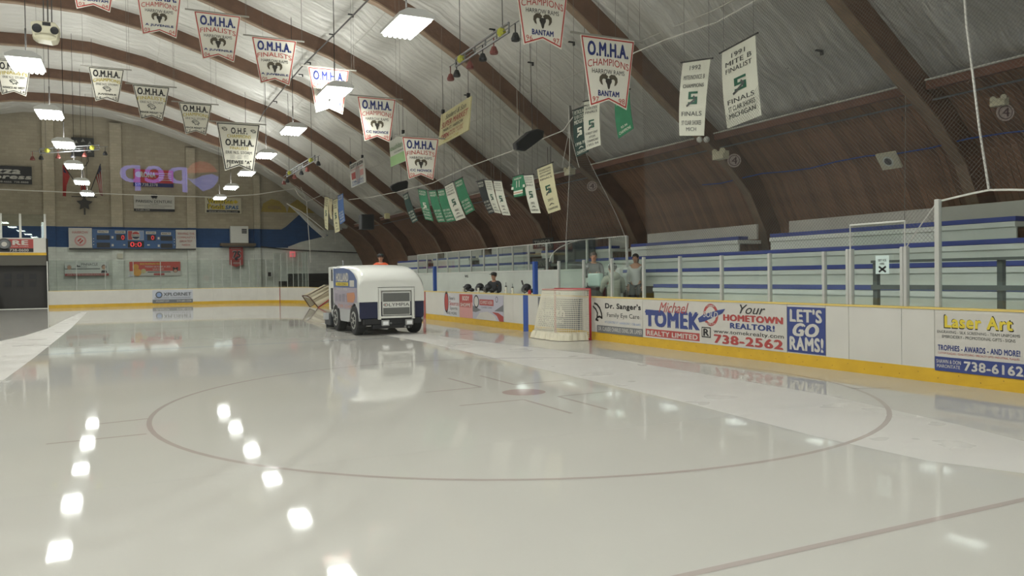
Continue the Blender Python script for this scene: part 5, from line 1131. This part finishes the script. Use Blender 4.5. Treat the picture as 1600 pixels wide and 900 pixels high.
P.shapes([[(.08+.16*i, .60+.02*(i % 2)), (.20+.16*i, .60+.02*(i % 2)), (.20+.16*i, .78), (.08+.16*i, .78)] for i in range(4)], mat('wrap_house', '86808c', .5), 2, 'wrap_house')
P.shapes([[(.60, .58), (.9, .56), (.94, .66), (.86, .78), (.62, .78)]], ADO, 3, 'wrap_tree'); P.text('738-2347', .2, .84, .8, .91, ADO, .03)
# grille
gx0, gx1 = 6.19, 7.26
b = B()
for (x0, z0, x1, z1) in ((gx0, .44, gx0+.09, 1.32), (gx1-.09, .44, gx1, 1.32), (gx0+.09, 1.24, gx1-.09, 1.32), (gx0+.09, .47, gx1-.09, .53)): b.box((x0, OY0-.05, z0), (x1, OY0+.01, z1))
b.obj('grille_frame', SHELL, oly, bevel=.008)
b = B()
for (x0, z0, x1, z1) in ((gx0+.012, .46, gx0+.02, 1.31), (gx1-.02, .46, gx1-.012, 1.31), (gx0+.105, .52, gx0+.115, 1.23), (gx1-.115, .52, gx1-.105, 1.23), (gx0, 1.32, gx1, 1.333), (gx0+.116, 1.22, gx1-.116, 1.229)): b.box((x0, OY0-.054, z0), (x1, OY0-.045, z1))
b.obj('black_gasket', BLACK, oly)
B().box((gx0+.13, OY0-.03, .55), (gx1-.13, OY0, 1.20)).obj('grille_door', SHELL, oly)
GRM = mat('grille_mesh', '6f706c', .6, bump=.6, bscale=90)
B().box((gx0+.15, OY0-.04, .93), (gx1-.15, OY0-.03, 1.17)).obj('grille_mesh', GRM, oly); B().box((gx0+.15, OY0-.04, .57), (gx1-.15, OY0-.03, .76)).obj('grille_mesh', GRM, oly)
P = Panel(oly, (gx0+.16, OY0-.034, .90), (gx1-.16, OY0-.034, .90), (gx0+.16, OY0-.034, .79), .003); P.text('OLYMPIA', .0, .12, 1, .92, INK, 0); P.shapes([[(.045, .46), (.10, .46), (.10, .58), (.045, .58)], [(.065, .36), (.08, .36), (.08, .68), (.065, .68)]], RED, 2, 'red_cross')
B().box((OX0+.1, OY0+.0, .30), (OX1-.1, OY0+.3, .46)).obj('bumper', BLACK, oly, bevel=.02); B().box((6.05, OY0+.02, .18), (7.2, OY0+.2, .30)).obj('front_axle_guard', BLACK, oly, bevel=.02)
for x in (6.40, 7.09):
    c = (x, OY0-.02, .33); B().box((x-.11, OY0-.06, .26), (x+.11, OY0+.02, .42)).obj('headlamp', mat('lamp_grey', '9a9b98', .3), oly, bevel=.01); B().box((x-.075, OY0-.07, .29), (x+.075, OY0-.06, .385)).obj('headlamp_glass', mat('lens', (.8, .8, .8), .2, emit=.1), oly)
for x, z in ((6.56, .33), (6.98, .22), (7.08, .2)): B().lathe((x, OY0-.03, z), (0, 1, 0), [(.03, 0), (.03, .04)], 10).obj('tow_pin', STEEL, oly)
for x in (OX0+.0, OX1-.26):
    for wy in WY:
        c = (x-.01 if x < 6 else x+.0, wy, .41)
        B().lathe(c, (1, 0, 0), [(.30, 0), (.385, .0), (.41, .04), (.41, .22), (.385, .26), (.30, .26)], 28).obj('tyre', RUBBER, oly)
        w_ = oly.children[-1]; s = -.012 if x < 6 else .262
        b = B(); b.lathe((c[0]+s, wy, .41), (1, 0, 0), [(.25, 0), (.25, .01)], 24); b.obj('wheel_disc', mat('wheel_alloy', 'b9bab6', .3, metal=.6), w_)
        b = B()
        for i in range(7): a = 2*math.pi*i/7; b.lathe((c[0]+s-.012, wy+.15*math.cos(a), .41+.15*math.sin(a)), (1, 0, 0), [(.052, 0), (.052, .014)] if x < 6 else [(.052, .02), (.052, .03)], 10)
        b.obj('wheel_hole', BLACK, w_)
B().box((OX0+.0, 24.7, .12), (OX1, 25.5, .5)).obj('conditioner', mat('conditioner', '34363a', .5), oly, bevel=.03); B().box((OX0-.1, 24.9, .3), (OX0+.15, 25.25, .5)).obj('board_brush', SIDEM, oly); B().box((OX0+.05, 25.5, .01), (OX1-.05, 25.56, .3)).obj('towel', mat('towel', '5b5c60', .9), oly)
B().box((OX1, 21.75, .30), (OX1+.16, 21.95, .38)).obj('side_step', mat('step_tan', '8a7f63', .5), oly)
B().box((OX1+.005, 21.4, .45), (OX1+.02, 21.7, 1.1)).obj('red_reflector', mat('refl_red', 'b0584e', .5), oly)
b = B(); p = ony(536, 414, 23.4); b.tube([(p.x, 23.4, 1.97), (p.x, 23.4, 2.07)], .02, 6).ball((p.x, 23.4, 2.10), .035, 8, 6); b.obj('beacon', STEEL, oly)
# ------------------------------------------------------------------ people
SKIN = mat('skin', 'c08f74', .55, var=.04)
def skinmesh(name, pts, edges, m, parent, lv=2, root=0):
    me = D.meshes.new(name); me.from_pydata([p[0] for p in pts], edges, []); me.materials.append(m)
    o = D.objects.new(name, me); COL.objects.link(o); o.parent = parent
    bm = bmesh.new(); bm.from_mesh(me); L = bm.verts.layers.skin.verify(); bm.verts.ensure_lookup_table()
    for i, v in enumerate(bm.verts):
        r = pts[i][1]; v[L].radius = r if isinstance(r, tuple) else (r, r)
        v[L].use_root = (i == root)
    bm.to_mesh(me); bm.free()
    s = o.modifiers.new('skin', 'SKIN'); s.use_smooth_shade = True; u = o.modifiers.new('sub', 'SUBSURF'); u.levels = lv; u.render_levels = lv
    return o
def person(loc, rz, label, top, bottom, hair, sit=False, scale=1.0, arms='down', cap=None, lean=0., hood=False, female=False, held=None):
    r = empty('person', loc, label, 'person'); r.rotation_euler = (0, 0, rz); r.scale = (scale,)*3
    sh = .45 if sit else .93          # hip height; the figure faces -y
    H = Vector((0, 0, sh)); ch = H+Vector((0, -.02-lean*.5, .30)); shd = H+Vector((0, .0-lean, .50)); nk = H+Vector((0, -.01-lean*1.1, .57)); 
    hd = nk+Vector((0, -.03-lean*.25, .09))
    sw = .17 if female else .19
    pts = [(H, (.15, .11)), (H+Vector((0, -lean*.25, .16)), (.135, .10)), (ch, (.155, .11)), (shd, (.11, .08)), (nk, (.050, .052)), (hd-Vector((0, .0, .03)), (.065, .075)), (hd+Vector((0, 0, .05)), (.078, .095)), (hd+Vector((0, .005, .11)), (.07, .085)), (hd+Vector((0, .01, .15)), (.035, .045)), (hd+Vector((0, -.105, .035)), .012)]
    ed = [(0, 1), (1, 2), (2, 3), (3, 4), (4, 5), (5, 6), (6, 7), (7, 8), (6, 9)]
    tp = [(p, (q[0]*1.12, q[1]*1.18) if isinstance(q, tuple) else q*1.1) for p, q in pts[:4]]; te = [(0, 1), (1, 2), (2, 3)]; tp[0] = (H-Vector((0, 0, .10)), (.17, .135)); tp[3] = (shd+Vector((0, 0, .02)), (.135, .10))
    bp = [(H+Vector((0, 0, .06)), (.155, .12))]; be = []
    for s in (-1, 1):
        S = shd+Vector((s*sw, 0, -.03))
        if arms == 'down': E = S+Vector((s*.05, .02, -.28)); W = E+Vector((s*-.02, -.08, -.24)); dr_ = Vector((0, -.15, -1))
        elif arms == 'fwd': E = S+Vector((s*.06, -.10, -.25)); W = E+Vector((-s*.08, -.23, .02)); dr_ = Vector((-s*.2, -1, -.1))
        else: E = S+Vector((s*.04, -.02, -.27)); W = E+Vector((-s*.22, -.17, .06)); dr_ = Vector((-s*.9, -.3, .1))
        dr_ = dr_.normalized(); i = len(pts)
        pts += [(S, .058), (E, .045), (W, .032), (W+dr_*.06, (.034, .022)), (W+dr_*.09, (.034, .018))]; ed += [(3, i), (i, i+1), (i+1, i+2), (i+2, i+3), (i+3, i+4)]
        sidev = dr_.orthogonal().normalized(); dn = dr_.cross(sidev)
        for f, ln in ((-.027, .070), (-.009, .080), (.009, .075), (.027, .058)):
            k = len(pts); a0 = W+dr_*.095+sidev*f; pts += [(a0+dr_*ln*.5, .009), (a0+dr_*ln*.85+dn*.02, .008)]; ed += [(i+4, k), (k, k+1)]
        k = len(pts); pts += [(W+dr_*.05+sidev*.045, .011), (W+dr_*.085+sidev*.062+dn*.015, .009)]; ed += [(i+3, k), (k, k+1)]
        j = len(tp); tp += [(S, .075), (E, .060), (W-(W-E)*.05, .044)]; te += [(3, j), (j, j+1), (j+1, j+2)]
        hp = H+Vector((s*.095, 0, -.04))
        if sit: K = hp+Vector((s*.05, -.42, .03)); A = Vector((K.x, K.y+.02, .09))
        else: K = hp+Vector((s*.02, -.02, -.41)); A = Vector((K.x, .02, .09))
        i = len(pts); pts += [(hp, .085), (K, .055), (A, .036), (A+Vector((0, -.04, -.05)), .034), (A+Vector((0, -.16, -.06)), .030)]; ed += [(0, i), (i, i+1), (i+1, i+2), (i+2, i+3), (i+3, i+4)]
        j = len(bp); bp += [(hp, .10), (K, .072), (A+Vector((0, 0, .03)), .058)]; be += [(0, j), (j, j+1), (j+1, j+2)]
        b = B(); b.ball(A+Vector((0, -.08, -.045)), .06, 10, 6, (.8, 2.0, .75)); o = D.objects.new('shoe', b.mesh('shoe', BLACK, smooth=True)); COL.objects.link(o); o.parent = r
        b = B(); b.ball(hd+Vector((s*.030, -.088, .062)), .011, 8, 6); o = D.objects.new('eye', b.mesh('eye', INK, smooth=True)); COL.objects.link(o); o.parent = r
        b = B(); b.ball(hd+Vector((s*.078, .0, .045)), .022, 8, 6, (.5, 1, 1.4)); o = D.objects.new('ear', b.mesh('ear', SKIN, smooth=True)); COL.objects.link(o); o.parent = r
    b = B(); b.box(tuple(hd+Vector((-.025, -.092, -.008))), tuple(hd+Vector((.025, -.075, -.002)))); o = D.objects.new('mouth', b.mesh('mouth', mat('lips', '8f4f48', .5))); COL.objects.link(o); o.parent = r
    skinmesh('body', pts, ed, SKIN, r); skinmesh('jacket', tp, te, top, r); skinmesh('trousers', bp, be, bottom, r)
    b = B(); b.ball(hd+Vector((0, .022, .085)), .105, 14, 9, (.88, 1.0, .86))
    if female: b.ball(hd+Vector((0, .075, .0)), .085, 10, 8, (.9, .7, 1.6))
    o = D.objects.new('hair', b.mesh('hair', hair, smooth=True)); COL.objects.link(o); o.parent = r
    if cap:
        b = B(); b.lathe(hd+Vector((0, .01, .10)), (0, 0, 1), [(.108, 0), (.106, .03), (.085, .07), (.03, .09)], 18); b.box(tuple(hd+Vector((-.07, -.19, .105))), tuple(hd+Vector((.07, -.08, .12)))); o = D.objects.new('cap', b.mesh('cap', cap, smooth=False)); COL.objects.link(o); o.parent = r
    if hood:
        b = B(); b.ball(nk+Vector((0, .09, -.02)), .12, 12, 8, (1.1, .7, .8)); o = D.objects.new('hood', b.mesh('hood', top, smooth=True)); COL.objects.link(o); o.parent = r
    return r
OR_ = mat('hivis_orange', 'e0592c', .7); CHAR = mat('charcoal_cloth', '2b2c30', .8); GJ = mat('grey_jacket', '5e5f5e', .8); HOODM = mat('pale_hoodie', 'a9ab9a', .8); JEAN = mat('dark_trousers', '26272c', .8)
DK = mat('dark_hair', '251d18', .7); WT = mat('white_top', 'c7c6c0', .8)
px_ = ony(596, 413, 24.55).x
person((px_, 24.62, 1.58-.5), -.35, 'person in orange top and dark cap driving the ice resurfacer', OR_, CHAR, DK, sit=True, arms='fwd', cap=BLACK)
# sunglasses pushed up on the cap of the driver
FLZ = .38
fl = B().box((BX+.14, 14.6, 0), (WX-.01, 35, FLZ)).obj('bench_floor', MATS['rubber_floor'], bench)
person((11.25, 24.4, FLZ), -.9, 'person in dark jacket and cap sitting in the players bench holding a stick', CHAR, JEAN, DK, sit=True, arms='fwd', cap=BLACK, scale=1.05, lean=.02)
person((11.2, 17.95, FLZ), -.45, 'person in dark grey jacket with arms folded standing behind the glass', GJ, JEAN, mat('grey_hair', '5c554c', .7), arms='fold', scale=1.04)
person((11.05, 16.75, FLZ-.02), 2.85, 'person in pale hooded top with dark hair sitting behind the glass at the goal', HOODM, JEAN, DK, sit=True, arms='fwd', scale=1.2, hood=True, lean=.05)
person((12.6, 18.0, FLZ+.03), -.9, 'person with long dark hair in white top standing at the end of the bench glass', WT, JEAN, DK, arms='down', scale=1.0, female=True)
b = B().box((12.15, 17.4, 0), (13.2, 18.7, FLZ+.03)); o = b.obj('step_platform', BLEACH, bl)
# things on and behind the bench
c = onx(931, 437, 10.75); r = empty('white_crate', (c.x, c.y, 1.18), 'pale translucent crate standing on the black bin behind the net', 'crate')
TLc, BRc = onx(919, 427, 10.75), onx(938, 448, 10.75)
B().box((10.72, BRc.y, BRc.z), (10.86, TLc.y, TLc.z)).obj('crate_body', mat('crate_mint', 'b5cdc4', .5), r, bevel=.04); 
zc = BRc.z; r = empty('black_bin', (10.85, c.y, FLZ), 'black bin under the pale crate behind the hockey net', 'bin'); B().box((10.66, BRc.y+.05, FLZ), (11.0, TLc.y-.05, zc-.005)).obj('bin_body', BLACK, r, bevel=.02); B().box((10.64, BRc.y+.03, zc-.06), (11.02, TLc.y-.03, zc-.005)).obj('bin_rim', BLACK, r)
def bottle(px, lab, h=.20, straw=False):
    y = onx(px, 455, BX+.05).y; c = (BX+.05, y, BH+.001); r = empty('water_bottle', c, lab, 'bottle')
    B().lathe(c, (0, 0, 1), [(.036, 0), (.038, .02), (.036, h*.7), (.033, h*.78)], 14).obj('bottle_body', CLOTH, r, smooth=False); B().lathe((c[0], y, c[2]+h*.78), (0, 0, 1), [(.034, 0), (.032, h*.1), (.012, h*.16)], 12).obj('cap', BLACK, r)
    B().disc if 0 else None
    if straw: B().tube([(c[0], y, c[2]+h*.9), (c[0], y, c[2]+h*1.35)], .006, 5).obj('straw', BLACK, r)
    B().lathe((c[0]-.037, y, c[2]+h*.35), (-1, 0, 0), [(.016, 0), (.016, .002)], 10).obj('red_mark', RED, r)
bottle(724.6, 'white water bottle on the boards, leftmost of four beside a black helmet'); bottle(747.5, 'white water bottle on the boards between two black helmets')
bottle(790.6, 'white water bottle with tall straw on the boards right of the sitting person', .25, True); bottle(800.8, 'white water bottle with straw, rightmost of four on the boards', .22, True)
def helmet(px, py, lab, s=.13, x=10.46):
    c = onx(px, py, x); r = empty('hockey_helmet', c, lab, 'helmet')
    b = B(); b.ball(c, s, 14, 9, (1.0, 1.15, .85)); o = b.obj('shell', BLACK, r, smooth=True)
    b = B()
    for k in range(5): b.tube([c+Vector((-s*.8, -s*.8+.4*s*k, s*.1)), c+Vector((-s*1.15, -s*.6+.3*s*k, -s*.5)), c+Vector((-s*.9, -s*.5+.25*s*k, -s*1.1))], .006, 4)
    for k in range(3): b.tube([c+Vector((-s*1.0, -s*.9, -s*.1-k*s*.35)), c+Vector((-s*1.2, 0, -s*.15-k*s*.35)), c+Vector((-s*1.0, s*.9, -s*.1-k*s*.35))], .006, 4)
    b.obj('face_cage', STEEL, r); b = B(); b.tube([c+Vector((-s*.5, -s*1.1, -s*.2)), c+Vector((-s*.5, -s*1.0, -s*.9)), c+Vector((-s*.6, 0, -s*1.25)), c+Vector((-s*.5, s*1.0, -s*.9)), c+Vector((-s*.5, s*1.1, -s*.2))], .018, 5); b.obj('chin_guard', BLACK, r)
    hb = empty('player_glove', c+Vector((.1, -.2, -s*.9)), lab.replace('hockey helmet', 'hockey glove'), 'glove'); b = B(); b.ball(c+Vector((.05, -.22, -s*.75)), .09, 10, 7, (1, 1.5, .7)); b.obj('glove_palm', BLACK, hb, smooth=True); b = B()
    for k in range(4): b.tube([c+Vector((-.02, -.27+.035*k, -s*.75)), c+Vector((-.08, -.28+.04*k, -s*.95))], .017, 6)
    b.obj('glove_fingers', BLACK, hb)
helmet(731, 448.5, 'black hockey helmet at the left end of the bench rail'); helmet(750, 447.5, 'black hockey helmet in the middle of the bench rail'); helmet(763, 449, 'black hockey helmet close to the sitting person')
helmet(823, 449, 'black hockey helmet beside the blue bench post')
c0, c1 = onx(773, 456, 10.7), onx(782, 442, 10.5); r = empty('hockey_stick', c0, 'hockey stick held slanting by the sitting person in the bench', 'stick'); B().tube([c0, c1], .014, 5).obj('shaft', BLACK, r); B().box(tuple(c0+Vector((-.03, -.1, -.03))), tuple(c0+Vector((.03, .02, .04)))).obj('grip', WHITE, r)
c0, c1 = onx(820, 456, 10.5), onx(817, 444, 10.5); r = empty('hockey_stick', c0, 'black hockey stick standing beside the blue bench post', 'stick'); B().tube([c0, c1], .014, 5).obj('shaft', BLACK, r); B().prism([c1+Vector((0, -.02, 0)), c1+Vector((0, .04, -.02)), c1+Vector((0, .12, .10)), c1+Vector((0, .06, .12))], (.015, 0, 0)).obj('blade', BLACK, r)
c = onx(827.5, 455, BX+.05); r = empty('red_bottle', (c.x, c.y, BH+.001), 'small red bottle at the foot of the blue bench post', 'bottle'); B().lathe((c.x, c.y, BH+.001), (0, 0, 1), [(.05, 0), (.05, .08), (.02, .12)], 12).obj('bottle_body', RED, r); B().lathe((c.x, c.y, BH+.12), (0, 0, 1), [(.02, 0), (.02, .03)], 10).obj('cap', INK, r)
# ------------------------------------------------------------------ shielding before the viewer and the neon sign it mirrors
ns = empty('near_shield', (.4, .42, BH), 'clear shielding pane on the near end boards that mirrors a neon sign', 'rink glass')
B().box((-.42, .42, BH), (1.9, .43, 3.0)).obj('pane', GLASS, ns)
for x in (-.45, 1.93): B().box((x-.03, .39, BH), (x+.03, .46, 3.0)).obj('post', POST, ns)
YS = -5.6; YV = .85-YS
def vs(px, py): d = ray(px, py); k = YV/d.y; return Vector((d.x*k, YS, EYE+d.z*k))
neo = empty('neon_sign', vs(280, 282), 'violet neon word and round emblem on the front wall mirrored in the glass', 'neon sign')
NEON = mat('neon_violet', (.35, .30, 1.0), .4, emit=3.2); NEOR = mat('neon_red', (1.0, .12, .10), .4, emit=.8); NEOB = mat('neon_blue', (.25, .28, 1.0), .4, emit=2.2)
a, c, d_ = vs(291, 262), vs(188, 262), vs(291, 301)
P = Panel(neo, a, (c.x, YS, a.z), (a.x, YS, d_.z), .01); P.text('pep', 0, 0, 1, 1, NEON, .03)
a, c, d_ = vs(345, 250), vs(285, 250), vs(345, 305); P = Panel(neo, a, (c.x, YS, a.z), (a.x, YS, d_.z), .01)
P.disc(.5, .5, .42, NEOR, 1, 10, 160); P.shape([(.92, .55), (.75, .60), (.5, .48), (.25, .42), (.08, .5), (.1, .62), (.25, .82), (.5, .92)], NEOB, 2)
bpy.context.view_layer.update()
